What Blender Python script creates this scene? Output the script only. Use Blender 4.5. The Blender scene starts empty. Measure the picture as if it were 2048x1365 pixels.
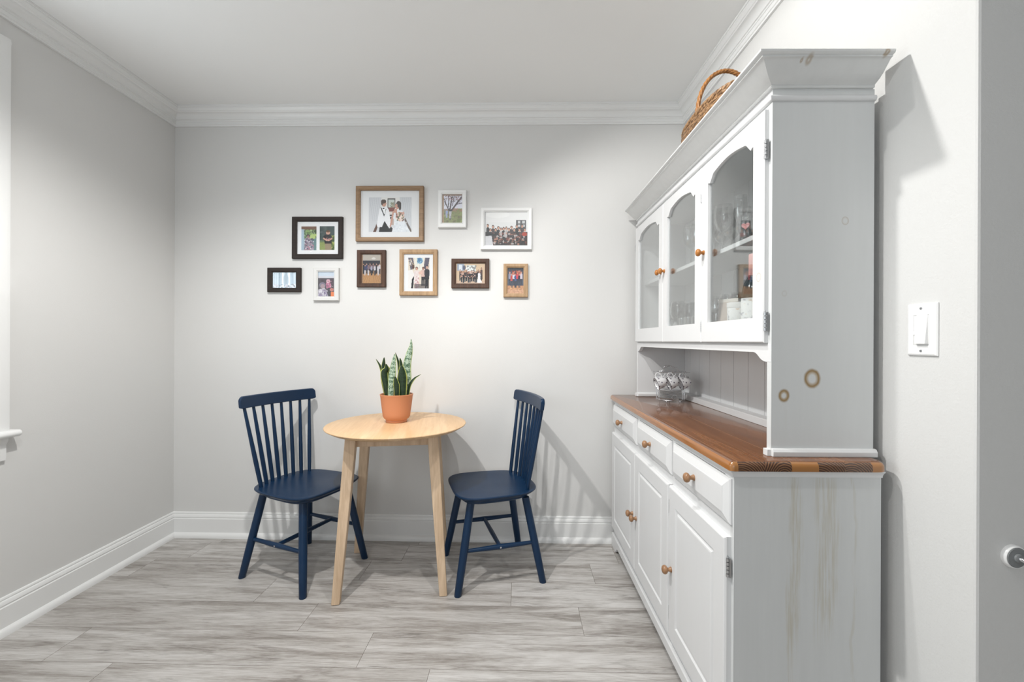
import bpy, bmesh, math, random
from mathutils import Vector, Matrix
PI = math.pi
random.seed(7)
S = bpy.context.scene
COL = S.collection

# ------------------------------------------------------------------ camera, light, exposure
HC = 1.16
cam_d = bpy.data.cameras.new('camera'); cam = bpy.data.objects.new('camera', cam_d); COL.objects.link(cam)
cam_d.sensor_width = 36.0; cam_d.lens = 860.0/2048*36.0; cam_d.clip_start = 0.02
cam.matrix_world = Matrix.Translation((0, 0, HC)) @ Matrix.Rotation(math.radians(90), 4, 'X') @ Matrix.Rotation(0.0043, 4, 'Z')
S.camera = cam
S.view_settings.view_transform = 'Standard'; S.view_settings.look = 'None'
S.view_settings.exposure = 0.17; S.view_settings.gamma = 1.0; S.view_settings.use_curve_mapping = False

w = bpy.data.worlds.new('daylight'); S.world = w; w.use_nodes = True
w.node_tree.nodes['Background'].inputs[0].default_value = (0.86, 0.93, 1.0, 1)
w.node_tree.nodes['Background'].inputs[1].default_value = 1.0

def lamp(name, kind, loc, energy, color=(1, 1, 1), size=0.1, size_y=None, rot=(0, 0, 0), spread=None):
    d = bpy.data.lights.new(name, kind); d.energy = energy; d.color = color
    if kind == 'AREA':
        d.size = size
        if size_y: d.shape = 'RECTANGLE'; d.size_y = size_y
        else: d.shape = 'DISK'
        if spread: d.spread = spread
    else: d.shadow_soft_size = size
    o = bpy.data.objects.new(name, d); o.location = loc; o.rotation_euler = rot; COL.objects.link(o)
    return o
# recessed ceiling cans just above the frame's top edge, and two unseen fill lamps added behind the camera
sp = lamp('spot_light', 'SPOT', (-0.05, 1.26, 2.47), 43.0, (1, .985, .955), .025)      # adjustable spot turned towards the cabinet wall
sp.data.spot_size = math.radians(128); sp.data.spot_blend = .45
sp.rotation_euler = Vector((.50, .22, -.80)).to_track_quat('-Z', 'Y').to_euler()
cn1 = lamp('can_and_fill_light', 'SPOT', (-0.81, 1.15, 2.48), 92.0, (1, .985, .955), .022)   # recessed can: its rim cuts the beam off
cn1.data.spot_size = math.radians(150); cn1.data.spot_blend = .55
lamp('can_and_fill_light', 'AREA', (-0.52, 0.37, 2.495), 9.0, (1, .985, .955), .05)
lamp('can_and_fill_light', 'AREA', (0.9, -1.2, 2.495), 1.5, (1, .985, .955), .15)  # added fill for faces turned to the camera, no known fixture
lamp('can_and_fill_light', 'AREA', (-1.0, -1.4, 2.495), 2.0, (1, .985, .955), .15)
# daylight entering by the window on the left wall, and an added rear fill
lamp('window_and_fill_light', 'AREA', (-2.03, 1.10, 1.55), 9.5, (.93, .97, 1.0), 0.9, 1.35, (0, math.radians(-105), 0))
lamp('window_and_fill_light', 'AREA', (-0.3, -2.55, 1.5), 13.5, (.95, .98, 1.0), 2.6, 1.5, (math.radians(125), 0, 0))  # unseen fill added behind the camera, tilted up to brighten the ceiling

# ------------------------------------------------------------------ helpers
def srgb(r, g, b):
    f = lambda c: (c/255/12.92) if c/255 <= .04045 else ((c/255+.055)/1.055)**2.4
    return (f(r), f(g), f(b))
BETA = 0.0043
def unroll(px, py):
    u = px-1024.0; v = py-682.5
    return u+BETA*v, v-BETA*u
def at(px, py, Y):                      # a point of the photo at a known distance
    u, v = unroll(px, py); return Vector((u*Y/860, Y, HC-v*Y/860))
def wallY(X): return 2.54-0.02*(X+1.995)

class MB:
    def __init__(s): s.bm = bmesh.new()
    def face(s, vs):
        try: return s.bm.faces.new(vs)
        except ValueError: return None
    def box(s, x0, x1, y0, y1, z0, z1, mat=None):
        v = [s.bm.verts.new(p) for p in ((x0,y0,z0),(x1,y0,z0),(x1,y1,z0),(x0,y1,z0),(x0,y0,z1),(x1,y0,z1),(x1,y1,z1),(x0,y1,z1))]
        for q in ((0,3,2,1),(4,5,6,7),(0,1,5,4),(1,2,6,5),(2,3,7,6),(3,0,4,7)): s.face([v[i] for i in q])
        if mat:
            for a in v: a.co = mat @ a.co
        return s
    def loft(s, rings, close=True, cap=True):
        R = [[s.bm.verts.new(p) for p in r] for r in rings]; n = len(R[0])
        for a, b in zip(R[:-1], R[1:]):
            for i in range(n if close else n-1):
                j = (i+1) % n; s.face([a[i], a[j], b[j], b[i]])
        if cap and close: s.face(R[0][::-1]); s.face(R[-1])
        return R
    def prism(s, poly, vec, holes=None):
        a = [Vector(p) for p in poly]; vec = Vector(vec)
        s.loft([a, [p+vec for p in a]]); return s
    def tube(s, pts, r, n=10, close=False, flat=1.0):
        pts = [Vector(p) for p in pts]; m = len(pts)
        rr = r if isinstance(r, (list, tuple)) else [r]*m
        rings = []; up = None
        for i, p in enumerate(pts):
            if close: t = pts[(i+1) % m]-pts[i-1]
            else: t = pts[min(i+1, m-1)]-pts[max(i-1, 0)]
            t.normalize()
            if up is None:
                up = Vector((0, 0, 1)) if abs(t.z) < .9 else Vector((1, 0, 0))
            a = up-t*up.dot(t); a.normalize(); b = t.cross(a); up = a
            rings.append([p+(a*math.cos(2*PI*k/n)+b*math.sin(2*PI*k/n)*flat)*rr[i] for k in range(n)])
        if close: rings.append(rings[0])
        s.loft(rings, True, not close)
        if close: bmesh.ops.remove_doubles(s.bm, verts=s.bm.verts, dist=1e-6)
        return s
    def lathe(s, prof, c=(0,0,0), n=32, mat=None, cap=True):
        M = mat or Matrix.Translation(c)
        s.loft([[M @ Vector((r*math.cos(2*PI*k/n), r*math.sin(2*PI*k/n), z)) for k in range(n)] for r, z in prof], True, cap); return s
    def build(s, name, m, parent=None, smooth=35, bevel=0, seg=2, loc=None, dbl=False):
        if dbl: bmesh.ops.remove_doubles(s.bm, verts=s.bm.verts, dist=1e-6)
        bmesh.ops.recalc_face_normals(s.bm, faces=s.bm.faces)
        me = bpy.data.meshes.new(name); s.bm.to_mesh(me); s.bm.free()
        me.materials.append(m)
        if smooth:
            me.polygons.foreach_set('use_smooth', [True]*len(me.polygons)); me.set_sharp_from_angle(angle=math.radians(smooth))
        o = bpy.data.objects.new(name, me); COL.objects.link(o)
        if parent: o.parent = parent
        if loc: o.location = loc
        if bevel:
            b = o.modifiers.new('bevel', 'BEVEL'); b.width = bevel; b.segments = seg; b.limit_method = 'ANGLE'; b.angle_limit = math.radians(40)
            b.harden_normals = False
        return o
def sweep(mb, prof, path, side=1):
    """prof: (out, z) closed outline; path: (x, y) polyline; out goes to the left of travel when side=1"""
    P = [Vector((x, y, 0)) for x, y in path]; n = len(P); rings = []
    def nrm(a, b):
        d = (b-a).normalized(); return Vector((-d.y, d.x, 0))*side
    for i in range(n):
        if i == 0: m = nrm(P[0], P[1])
        elif i == n-1: m = nrm(P[-2], P[-1])
        else:
            a = nrm(P[i-1], P[i]); b = nrm(P[i], P[i+1]); m = (a+b).normalized(); m = m/max(.2, m.dot(a))
        rings.append([P[i]+m*o+Vector((0, 0, z)) for o, z in prof])
    mb.loft(rings)
def rings_panel(mb, y0, y1, z0, z1, prof, x0=0.0):
    """concentric rectangle rings; prof = (inset, out) with out towards -x from x0"""
    R = [[Vector((x0-o, y0+i, z0+i)), Vector((x0-o, y1-i, z0+i)), Vector((x0-o, y1-i, z1-i)), Vector((x0-o, y0+i, z1-i))] for i, o in prof]
    mb.loft(R)
def thing(name, label, cat, loc=(0,0,0), rz=0, group=None):
    o = bpy.data.objects.new(name, None); COL.objects.link(o); o.location = loc; o.rotation_euler = (0, 0, rz)
    o.empty_display_size = .05
    return tag(o, label, cat, group)
def tag(o, label, cat, group=None):
    o['label'] = label; o['category'] = cat
    if group: o['group'] = group
    return o
def struct(o): o['kind'] = 'structure'; return o
def copy_tree(o, parent=None):
    c = o.copy(); COL.objects.link(c); c.parent = parent
    for ch in list(o.children): copy_tree(ch, c)
    return c

# ------------------------------------------------------------------ materials
class NT:
    def __init__(s, name):
        s.m = bpy.data.materials.new(name); s.m.use_nodes = True; s.t = s.m.node_tree; s.t.nodes.clear()
        s.out = s.n('ShaderNodeOutputMaterial'); s.b = s.n('ShaderNodeBsdfPrincipled'); s.l(s.b.outputs[0], s.out.inputs[0])
    def n(s, t, **k):
        a = s.t.nodes.new(t)
        for q, v in k.items(): setattr(a, q, v)
        return a
    def l(s, a, b): s.t.links.new(a, b)
    def put(s, sock, v):
        if isinstance(v, bpy.types.NodeSocket): s.l(v, sock)
        elif isinstance(v, (tuple, list)) and len(v) == 3 and sock.type == 'RGBA': sock.default_value = (*v, 1)
        else: sock.default_value = v
    def math(s, op, a, b=0.0, c=None, clamp=False):
        q = s.n('ShaderNodeMath', operation=op, use_clamp=clamp); s.put(q.inputs[0], a); s.put(q.inputs[1], b)
        if c is not None: s.put(q.inputs[2], c)
        return q.outputs[0]
    def co(s, kind='Object'): return s.n('ShaderNodeTexCoord').outputs[kind]
    def mapping(s, v, scale=(1,1,1), rot=(0,0,0), loc=(0,0,0)):
        q = s.n('ShaderNodeMapping'); s.l(v, q.inputs[0]); q.inputs['Scale'].default_value = scale; q.inputs['Rotation'].default_value = rot; q.inputs['Location'].default_value = loc
        return q.outputs[0]
    def noise(s, v, scale=5, detail=4, rough=.5, dist=0):
        q = s.n('ShaderNodeTexNoise'); s.l(v, q.inputs['Vector']); q.inputs['Scale'].default_value = scale; q.inputs['Detail'].default_value = detail
        q.inputs['Roughness'].default_value = rough; q.inputs['Distortion'].default_value = dist
        return q.outputs[0]
    def ramp(s, f, stops):
        q = s.n('ShaderNodeValToRGB'); s.l(f, q.inputs[0]); e = q.color_ramp.elements
        while len(e) < len(stops): e.new(.5)
        for a, (p, c) in zip(e, stops): a.position = p; a.color = (*c, 1) if len(c) == 3 else c
        return q.outputs[0]
    def mix(s, f, a, b, mode='MIX'):
        q = s.n('ShaderNodeMix', data_type='RGBA', blend_type=mode); s.put(q.inputs[0], f); s.put(q.inputs[6], a); s.put(q.inputs[7], b)
        return q.outputs[2]
    def sep(s, v):
        q = s.n('ShaderNodeSeparateXYZ'); s.l(v, q.inputs[0]); return q.outputs
    def smooth(s, v, a, b):
        q = s.n('ShaderNodeMapRange', interpolation_type='SMOOTHSTEP'); s.put(q.inputs[0], v); q.inputs[1].default_value = a; q.inputs[2].default_value = b
        return q.outputs[0]
    def bump(s, h, strength=.2, dist=.002):
        q = s.n('ShaderNodeBump'); s.put(q.inputs['Height'], h); q.inputs['Strength'].default_value = strength; q.inputs['Distance'].default_value = dist
        s.l(q.outputs[0], s.b.inputs['Normal'])
    def fin(s, color=None, rough=.5, metal=0.0, coat=0.0, spec=None):
        if color is not None: s.put(s.b.inputs['Base Color'], color)
        s.put(s.b.inputs['Roughness'], rough); s.b.inputs['Metallic'].default_value = metal
        if coat: s.b.inputs['Coat Weight'].default_value = coat; s.b.inputs['Coat Roughness'].default_value = .08
        if spec is not None: s.b.inputs['Specular IOR Level'].default_value = spec
        return s.m
def plain(name, color, rough=.5, metal=0, coat=0, noise=0, spec=None):
    k = NT(name)
    if noise:
        f = k.noise(k.co(), 14, 4)
        c2 = tuple(c*(1-noise) for c in color)
        color = k.mix(f, c2, color)
    return k.fin(color, rough, metal, coat, spec)
def paint_wall(name, color, bump=.25, scale=260, rough=.62):
    k = NT(name); v = k.co(); f = k.noise(v, scale, 3, .6); g = k.noise(v, 2.2, 3)
    c = k.mix(g, tuple(a*.975 for a in color), color)
    k.bump(f, bump, .0012); return k.fin(c, rough)
M_wall = paint_wall('wall_paint', (.68, .678, .668))
M_wallend = paint_wall('wall_paint_rolled', (.665, .665, .655), .55, 170)
M_ceil = paint_wall('ceiling_paint', (.87, .875, .87), .12, 300, .8)
M_trim = plain('trim_paint', (.80, .805, .80), .32)
M_white = plain('white_satin', (.82, .82, .815), .35)
M_plate = plain('switch_plastic', (.84, .84, .835), .28)
M_chrome = plain('chrome', (.72, .73, .75), .14, 1)
M_steel = plain('dull_steel', (.55, .56, .57), .32, 1)
M_black = plain('black_plastic', (.012, .012, .013), .35)
M_greyrub = plain('grey_rubber', (.22, .23, .235), .45)
M_dark = plain('dark_void', (.02, .02, .02), .9)

def cabinet_paint(name, rings=(), streaks=(), base=(.80, .805, .80), plane='XZ', amount=.06):
    """worn white paint; rings = knots (a, b, radius, width, strength) in the panel's own plane; streaks = vertical stains"""
    k = NT(name); v = k.co(); X, Y, Z = k.sep(v)
    A = X if plane == 'XZ' else Y
    g = k.noise(k.mapping(v, (14, 14, 1.3)), 3, 5, .6)
    c = k.mix(k.math('MULTIPLY', g, 1.0), tuple(q*(1-amount) for q in base), base)
    wob = k.noise(v, 60, 3)
    for a, b, r, wd, st in rings:
        dx = k.math('SUBTRACT', A, a); dz = k.math('MULTIPLY', k.math('SUBTRACT', Z, b), .84)
        d = k.math('SQRT', k.math('ADD', k.math('MULTIPLY', dx, dx), k.math('MULTIPLY', dz, dz)))
        d = k.math('ADD', d, k.math('MULTIPLY', k.math('SUBTRACT', wob, .5), r*.18))
        e = k.math('ABSOLUTE', k.math('SUBTRACT', d, r))
        f = k.math('SUBTRACT', 1.0, k.smooth(e, 0, wd))
        c = k.mix(k.math('MULTIPLY', f, st), c, (.30, .20, .09))
        e2 = k.math('ABSOLUTE', k.math('SUBTRACT', d, r*.72)); f2 = k.math('SUBTRACT', 1.0, k.smooth(e2, 0, wd*.7))
        c = k.mix(k.math('MULTIPLY', f2, st*.45), c, (.42, .30, .16))
    for a, b0, b1, wd, st in streaks:
        n2 = k.noise(k.mapping(v, (1, 1, 2.3)), 3, 2)
        dx = k.math('ABSOLUTE', k.math('ADD', k.math('SUBTRACT', A, a), k.math('MULTIPLY', k.math('SUBTRACT', n2, .5), .06)))
        f = k.math('SUBTRACT', 1.0, k.smooth(dx, wd*.3, wd))
        f = k.math('MULTIPLY', f, k.smooth(Z, b0, b0+.15)); f = k.math('MULTIPLY', f, k.math('SUBTRACT', 1.0, k.smooth(Z, b1-.02, b1+.05)))
        gr = k.noise(k.mapping(v, (90, 90, 3)), 2, 4, .7)
        f = k.math('MULTIPLY', f, k.smooth(gr, .38, .62))
        c = k.mix(k.math('MULTIPLY', f, st), c, (.48, .44, .34))
    k.bump(g, .12, .001)
    return k.fin(c, .42)

def wood(name, a, b, axis='Z', scale=1.0, rough=.45, coat=0, dark=None, boards=None, plankdir='X', bands=False):
    """grain runs along axis; boards = stave width giving each stave its own tone"""
    k = NT(name); v = k.co(); s = {'X': (1.2, 14, 14), 'Y': (14, 1.2, 14), 'Z': (14, 14, 1.2)}[axis]
    if boards:
        X, Y, Z = k.sep(v); A = {'X': X, 'Y': Y}[plankdir]
        idx = k.math('FLOOR', k.math('DIVIDE', A, boards))
        wn = k.n('ShaderNodeTexWhiteNoise', noise_dimensions='1D'); k.l(k.math('ADD', idx, 3.37), wn.inputs['W']); r = wn.outputs[0]
        cb = k.n('ShaderNodeCombineXYZ'); k.l(k.math('MULTIPLY', r, 7.0), cb.inputs[2]); k.l(k.math('MULTIPLY', r, 3.0), cb.inputs[0])
        ad = k.n('ShaderNodeVectorMath', operation='ADD'); k.l(v, ad.inputs[0]); k.l(cb.outputs[0], ad.inputs[1]); vv = ad.outputs[0]
    else: vv = v
    mp = k.mapping(vv, tuple(q*scale for q in s))
    f = k.noise(mp, 2.2, 6, .62, .6); g = k.noise(mp, 9, 4, .6)
    ff = k.math('ADD', k.math('MULTIPLY', f, .7), k.math('MULTIPLY', g, .3))
    c = k.ramp(ff, [(.34, a), (.50, tuple((x+y)/2 for x, y in zip(a, b))), (.64, b)])
    if boards: c = k.mix(k.math('MULTIPLY', r, .55), c, dark or tuple(q*.7 for q in a))
    k.bump(g, .08, .001)
    return k.fin(c, rough, 0, coat)
M_table = wood('pale_oak', (.60, .39, .215), (.78, .56, .35), 'Y', 1.0, .38, boards=.062, plankdir='X', dark=(.62, .38, .18))
M_tleg = wood('pale_oak_leg', (.48, .335, .215), (.70, .53, .37), 'Z', 1.2, .45)
M_knob = wood('knob_wood', (.23, .115, .055), (.42, .235, .12), 'Z', 3, .35)
M_knobo = wood('knob_wood_orange', (.26, .09, .015), (.55, .22, .045), 'Z', 3, .3)
M_tan = wood('tan_frame_wood', (.19, .115, .060), (.34, .215, .120), 'X', 2, .5)
M_tanb = wood('honey_frame_wood', (.30, .185, .095), (.47, .31, .17), 'Z', 2, .5)
M_brown = wood('walnut_frame_wood', (.030, .013, .007), (.085, .036, .018), 'Z', 2, .6)
M_espresso = wood('espresso_frame_wood', (.009, .006, .005), (.022, .012, .008), 'X', 2, .65)
M_whitef = plain('white_frame', (.76, .765, .76), .4, noise=.05)
M_greyf = plain('grey_white_frame', (.66, .66, .65), .45, noise=.06)
M_mat = plain('mat_board', (.84, .84, .84), .7)

def counter_wood():
    k = NT('counter_wood'); v = k.co(); X, Y, Z = k.sep(v)
    idx = k.math('FLOOR', k.math('DIVIDE', X, .068)); wn = k.n('ShaderNodeTexWhiteNoise', noise_dimensions='1D'); k.l(k.math('ADD', idx, 11.2), wn.inputs['W']); r = wn.outputs[0]
    cb = k.n('ShaderNodeCombineXYZ'); k.l(k.math('MULTIPLY', r, 5.0), cb.inputs[1])
    ad = k.n('ShaderNodeVectorMath', operation='ADD'); k.l(v, ad.inputs[0]); k.l(cb.outputs[0], ad.inputs[1])
    mp = k.mapping(ad.outputs[0], (16, 1.1, 16)); f = k.noise(mp, 2.5, 6, .62, .8); g = k.noise(mp, 10, 4)
    ff = k.math('ADD', k.math('MULTIPLY', f, .75), k.math('MULTIPLY', g, .25))
    lg = k.ramp(ff, [(.28, (.095, .036, .013)), (.5, (.185, .073, .028)), (.75, (.28, .125, .052))])
    lg = k.mix(k.math('MULTIPLY', r, .5), lg, (.13, .055, .028))
    # pale seam between two boards
    fr = k.math('FRACT', k.math('DIVIDE', X, .136)); sm = k.math('LESS_THAN', fr, .014)
    lg = k.mix(k.math('MULTIPLY', sm, .5), lg, (.42, .22, .11))
    # honey front edge
    ed = k.math('LESS_THAN', X, -.0145); lg = k.mix(k.math('MULTIPLY', ed, .85), lg, k.mix(ff, (.20, .065, .009), (.46, .18, .030)))
    # end grain on the short faces: growth rings per board
    cx = k.math('SUBTRACT', k.math('FRACT', k.math('DIVIDE', X, .068)), r); rz = k.math('SUBTRACT', Z, k.math('ADD', .80, k.math('MULTIPLY', r, .03)))
    rad = k.math('SQRT', k.math('ADD', k.math('POWER', k.math('MULTIPLY', cx, .068), 2.0), k.math('MULTIPLY', rz, rz)))
    wv = k.math('SINE', k.math('MULTIPLY', k.math('ADD', rad, k.math('MULTIPLY', f, .006)), 1150.0)); wv = k.math('MULTIPLY_ADD', wv, .5, .5)
    eg = k.mix(k.math('POWER', wv, 2.0), (.045, .020, .011), (.22, .105, .05)); eg = k.mix(k.math('GREATER_THAN', r, .80), eg, (.34, .15, .045))
    gm = k.n('ShaderNodeNewGeometry'); vt = k.n('ShaderNodeVectorTransform', vector_type='NORMAL', convert_from='WORLD', convert_to='OBJECT'); k.l(gm.outputs['Normal'], vt.inputs[0])
    ny = k.math('ABSOLUTE', k.sep(vt.outputs[0])[1]); c = k.mix(k.smooth(ny, .45, .6), lg, eg)
    k.bump(g, .05, .001)
    return k.fin(c, .22, 0, .5)
M_counter = counter_wood()

def navy():
    k = NT('navy_paint'); g = k.noise(k.co(), 9, 3); c = k.mix(g, (.0018, .018, .052), (.0025, .026, .074)); k.bump(k.noise(k.co(), 120, 2), .03, .001)
    return k.fin(c, .36, spec=.38)
M_navy = navy()
M_pot = plain('terracotta_plastic', srgb(204, 136, 98), .45)
M_soil = plain('potting_soil', (.035, .02, .012), .95, noise=.5)

def glass_mat(name, tint=(.97, .985, .98), gloss=.0, boost=1.0):
    k = NT(name); k.t.nodes.remove(k.b)
    tr = k.n('ShaderNodeBsdfTransparent'); tr.inputs[0].default_value = (*tint, 1)
    gl = k.n('ShaderNodeBsdfGlossy'); gl.inputs['Roughness'].default_value = .01; gl.inputs[0].default_value = (1, 1, 1, 1)
    lw = k.n('ShaderNodeLayerWeight'); lw.inputs[0].default_value = .5
    sch = k.math('MULTIPLY_ADD', k.math('POWER', lw.outputs['Facing'], 5.0), .96, .04)
    mx = k.n('ShaderNodeMixShader'); k.l(k.math('ADD', k.math('MULTIPLY', sch, boost), gloss, clamp=True), mx.inputs[0]); k.l(tr.outputs[0], mx.inputs[1]); k.l(gl.outputs[0], mx.inputs[2]); k.l(mx.outputs[0], k.out.inputs[0])
    return k.m
M_pane = glass_mat('window_pane_glass', (.93, .945, .945), .02, 1.6)
M_pglass = glass_mat('picture_glass', (.97, .975, .98), .0, .9)
M_gware = glass_mat('clear_glassware', (.86, .88, .88), .09, 2.2)
M_wglass = glass_mat('window_glass')

def leaf_mat(name, c1, c2, edge, bands=26, thr=.5):
    k = NT(name); uv = k.n('ShaderNodeUVMap').outputs[0]; U, V, _ = k.sep(uv)
    nz = k.noise(k.mapping(uv, (3, 8, 1)), 3, 4)
    f = k.math('SINE', k.math('ADD', k.math('MULTIPLY', V, bands*2.0), k.math('MULTIPLY', nz, 16.0))); f = k.math('MULTIPLY_ADD', f, .5, .5)
    c = k.mix(k.smooth(f, thr-.25, thr+.25), c1, c2)
    e = k.math('ABSOLUTE', k.math('SUBTRACT', U, .5)); c = k.mix(k.smooth(e, .40, .43), c, edge)
    return k.fin(c, .38)
M_leafd = leaf_mat('dark_leaf', (.008, .022, .008), (.016, .038, .012), (.40, .44, .11))
M_leafl = leaf_mat('banded_leaf', (.05, .12, .06), (.42, .52, .40), (.42, .50, .22), 34, .45)

def wicker(name, a, b):
    k = NT(name); g = k.noise(k.co(), 90, 4, .6); c = k.ramp(g, [(.3, a), (.7, b)]); return k.fin(c, .45)
M_wick = wicker('wicker', (.07, .03, .012), (.50, .30, .15))
M_wickh = wicker('wicker_handle', (.22, .085, .02), (.50, .23, .07))

# floor: planks with their own tone (mesh attribute) and grain
def floor_mat():
    k = NT('vinyl_plank'); uv = k.n('ShaderNodeUVMap').outputs[0]
    at_ = k.n('ShaderNodeAttribute', attribute_name='tone'); tone = at_.outputs['Fac']
    m1 = k.mapping(uv, (.9, 9, 1)); f = k.noise(m1, 2.0, 6, .62, .7)
    m2 = k.mapping(uv, (5.0, 120, 1)); g = k.noise(m2, 2.4, 6, .75, .25)
    m3 = k.mapping(uv, (1.7, 6.5, 1)); kn = k.noise(m3, 1.6, 4, .55, 1.2)
    # long cathedral figure that follows the board
    m4 = k.mapping(uv, (.55, 5.0, 1)); cn4 = k.noise(m4, 1.3, 2, .5, .6); wv = k.math('MULTIPLY_ADD', k.math('SINE', k.math('MULTIPLY', cn4, 130.0)), .5, .5)
    ff = k.math('ADD', k.math('MULTIPLY', f, .50), k.math('MULTIPLY', g, .50))
    c = k.ramp(ff, [(.34, (.145, .128, .115)), (.43, (.31, .288, .268)), (.49, (.455, .435, .415)), (.58, (.61, .595, .58))])
    c = k.mix(k.math('MULTIPLY', wv, .13), c, (.20, .18, .165))
    c = k.mix(k.math('MULTIPLY', k.math('MULTIPLY', k.smooth(kn, .56, .72), k.smooth(g, .62, .36)), .85), c, (.11, .096, .086))
    c = k.mix(k.math('MULTIPLY', tone, .26), c, (.20, .17, .145))
    k.bump(k.math('ADD', g, f), .16, .001)
    return k.fin(c, .40)
M_floor = floor_mat()

# ------------------------------------------------------------------ room shell
XL, XR, ZC = -1.995, .99, 2.512
YE = .915                                    # outside corner where the right wall stops
def build_floor():
    bm = bmesh.new(); uvl = bm.loops.layers.uv.new('UVMap'); tl = bm.faces.layers.float.new('tone')
    offs = {0: 0.0, -1: .293, -2: -.54, -3: -.277, 2: -.585, 1: .40}; Wd, L, g = .1838, 1.14, .0009
    rnd = random.Random(3)
    base = bm.verts
    th = -math.atan(.02); ct, st = math.cos(th), math.sin(th)
    def T(x, y): return (x*ct-y*st, 1.88+x*st+y*ct)
    for r in range(-24, 5):
        off = offs.get(r, rnd.uniform(0, L)); y0 = r*Wd; y1 = y0+Wd
        k = -4
        x = off-4*L
        while x < 4.6:
            x0, x1 = x, x+L; x = x1
            if x1 < -2.4 or x0 > 3.2: continue
            ou, ov, tn = rnd.uniform(0, 50), rnd.uniform(0, 50), rnd.random()
            P = [(x0+g, y0+g), (x1-g, y0+g), (x1-g, y1-g), (x0+g, y1-g)]
            top = [bm.verts.new((*T(a, b), 0)) for a, b in P]
            # bevelled seam down to -1.2 mm
            Q = [(x0, y0), (x1, y0), (x1, y1), (x0, y1)]
            lo = [bm.verts.new((*T(a, b), -.0016)) for a, b in Q]
            fs = [bm.faces.new(top)]+[bm.faces.new([lo[i], lo[(i+1) % 4], top[(i+1) % 4], top[i]]) for i in range(4)]
            for f_i, f in enumerate(fs):
                f[tl] = tn if f_i == 0 else 2.6
                for lp in f.loops:
                    i = (top.index(lp.vert) if lp.vert in top else lo.index(lp.vert)); a, b = P[i]; lp[uvl].uv = (a+ou, b+ov)
    # sub-floor slab
    s = [bm.verts.new(p) for p in ((-2.5, -3.0, -.0018), (3.2, -3.0, -.0018), (3.2, 2.75, -.0018), (-2.5, 2.75, -.0018))]
    s2 = [bm.verts.new(p) for p in ((-2.5, -3.0, -.08), (3.2, -3.0, -.08), (3.2, 2.75, -.08), (-2.5, 2.75, -.08))]
    bm.faces.new(s); bm.faces.new(s2[::-1])
    for i in range(4): bm.faces.new([s2[i], s2[(i+1) % 4], s[(i+1) % 4], s[i]])
    me = bpy.data.meshes.new('floor'); bm.to_mesh(me); bm.free(); me.materials.append(M_floor)
    o = bpy.data.objects.new('floor', me); COL.objects.link(o); struct(o)
build_floor()

m = MB(); m.box(XL-.15, 3.1, -2.75, 2.7, ZC, ZC+.1); struct(m.build('ceiling', M_ceil))
m = MB(); m.prism([(XL-.15, wallY(XL-.15), -.05), (XR+.15, wallY(XR+.15), -.05), (XR+.15, 2.66, -.05), (XL-.15, 2.66, -.05)], (0, 0, ZC+.05)); struct(m.build('wall_back', M_wall, smooth=0))
# left wall with its window opening (outside the frame's left edge)
WY0, WY1, WZ0, WZ1 = .62, 1.595, .80, 2.24
m = MB(); yb = wallY(XL)
m.box(XL-.14, XL, -2.75, WY0, -.05, ZC); m.box(XL-.14, XL, WY1, yb, -.05, ZC); m.box(XL-.14, XL, WY0, WY1, -.05, WZ0); m.box(XL-.14, XL, WY0, WY1, WZ1, ZC)
struct(m.build('wall_left', M_wall, smooth=0))
# right wall: stub that ends at the outside corner, then turns away to the right
m = MB(); r = .006
pl = [(XR, wallY(XR)), (XR, YE+r), (XR+r*.3, YE+r*.3), (XR+r, YE), (3.0, YE), (3.0, YE+.12), (XR+.12, YE+.12), (XR+.12, wallY(XR))]
m.prism([(a, b, -.05) for a, b in pl], (0, 0, ZC+.05)); struct(m.build('wall_right', M_wallend, smooth=0))
m = MB(); m.box(3.0, 3.1, -2.75, YE+.12, -.05, ZC); struct(m.build('wall_far_right', M_wall, smooth=0))
m = MB(); m.box(XL-.14, -1.65, -2.75, -2.6, -.05, ZC); m.box(1.05, 3.1, -2.75, -2.6, -.05, ZC); m.box(-1.65, 1.05, -2.75, -2.6, -.05, .7); m.box(-1.65, 1.05, -2.75, -2.6, 2.25, ZC)
struct(m.build('wall_rear', M_wall, smooth=0))

# crown moulding and baseboards
crown = [(0, 2.414), (.010, 2.414), (.010, 2.423), (.0135, 2.425), (.0135, 2.440), (.017, 2.442), (.017, 2.448), (.022, 2.450)]
crown += [(.022+.026*(1-math.cos(t*PI/2*.98)), 2.452+.026*math.sin(t*PI/2)) for t in [i/6 for i in range(7)]]
crown += [(.050, 2.482), (.054, 2.484), (.0575, 2.492), (.062, 2.4965), (.062, 2.5015), (.066, 2.503), (.066, ZC), (0, ZC)]
def cr(z): return z
c_l, c_r = (XL, wallY(XL)), (XR, wallY(XR))
m = MB(); sweep(m, crown, [(XL, -2.6), c_l, c_r, (XR, YE), (3.0, YE)], -1); struct(m.build('trim_1', M_trim, smooth=28))
bb = [(0, 0), (.016, 0), (.016, .108), (.0125, .111), (.0125, .114), (.0145, .117), (.0135, .126), (.0105, .131), (.0065, .1325), (.0065, .135), (.0080, .138), (.006, .1435), (0, .1455)]
shoe = [(.0155, 0), (.031, 0), (.0305, .012), (.027, .021), (.022, .027), (.0155, .030)]
def base(nm, path, side):
    mm = MB(); sweep(mm, bb, path, side); sweep(mm, shoe, path, side); struct(mm.build(nm, M_trim, smooth=28))
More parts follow.
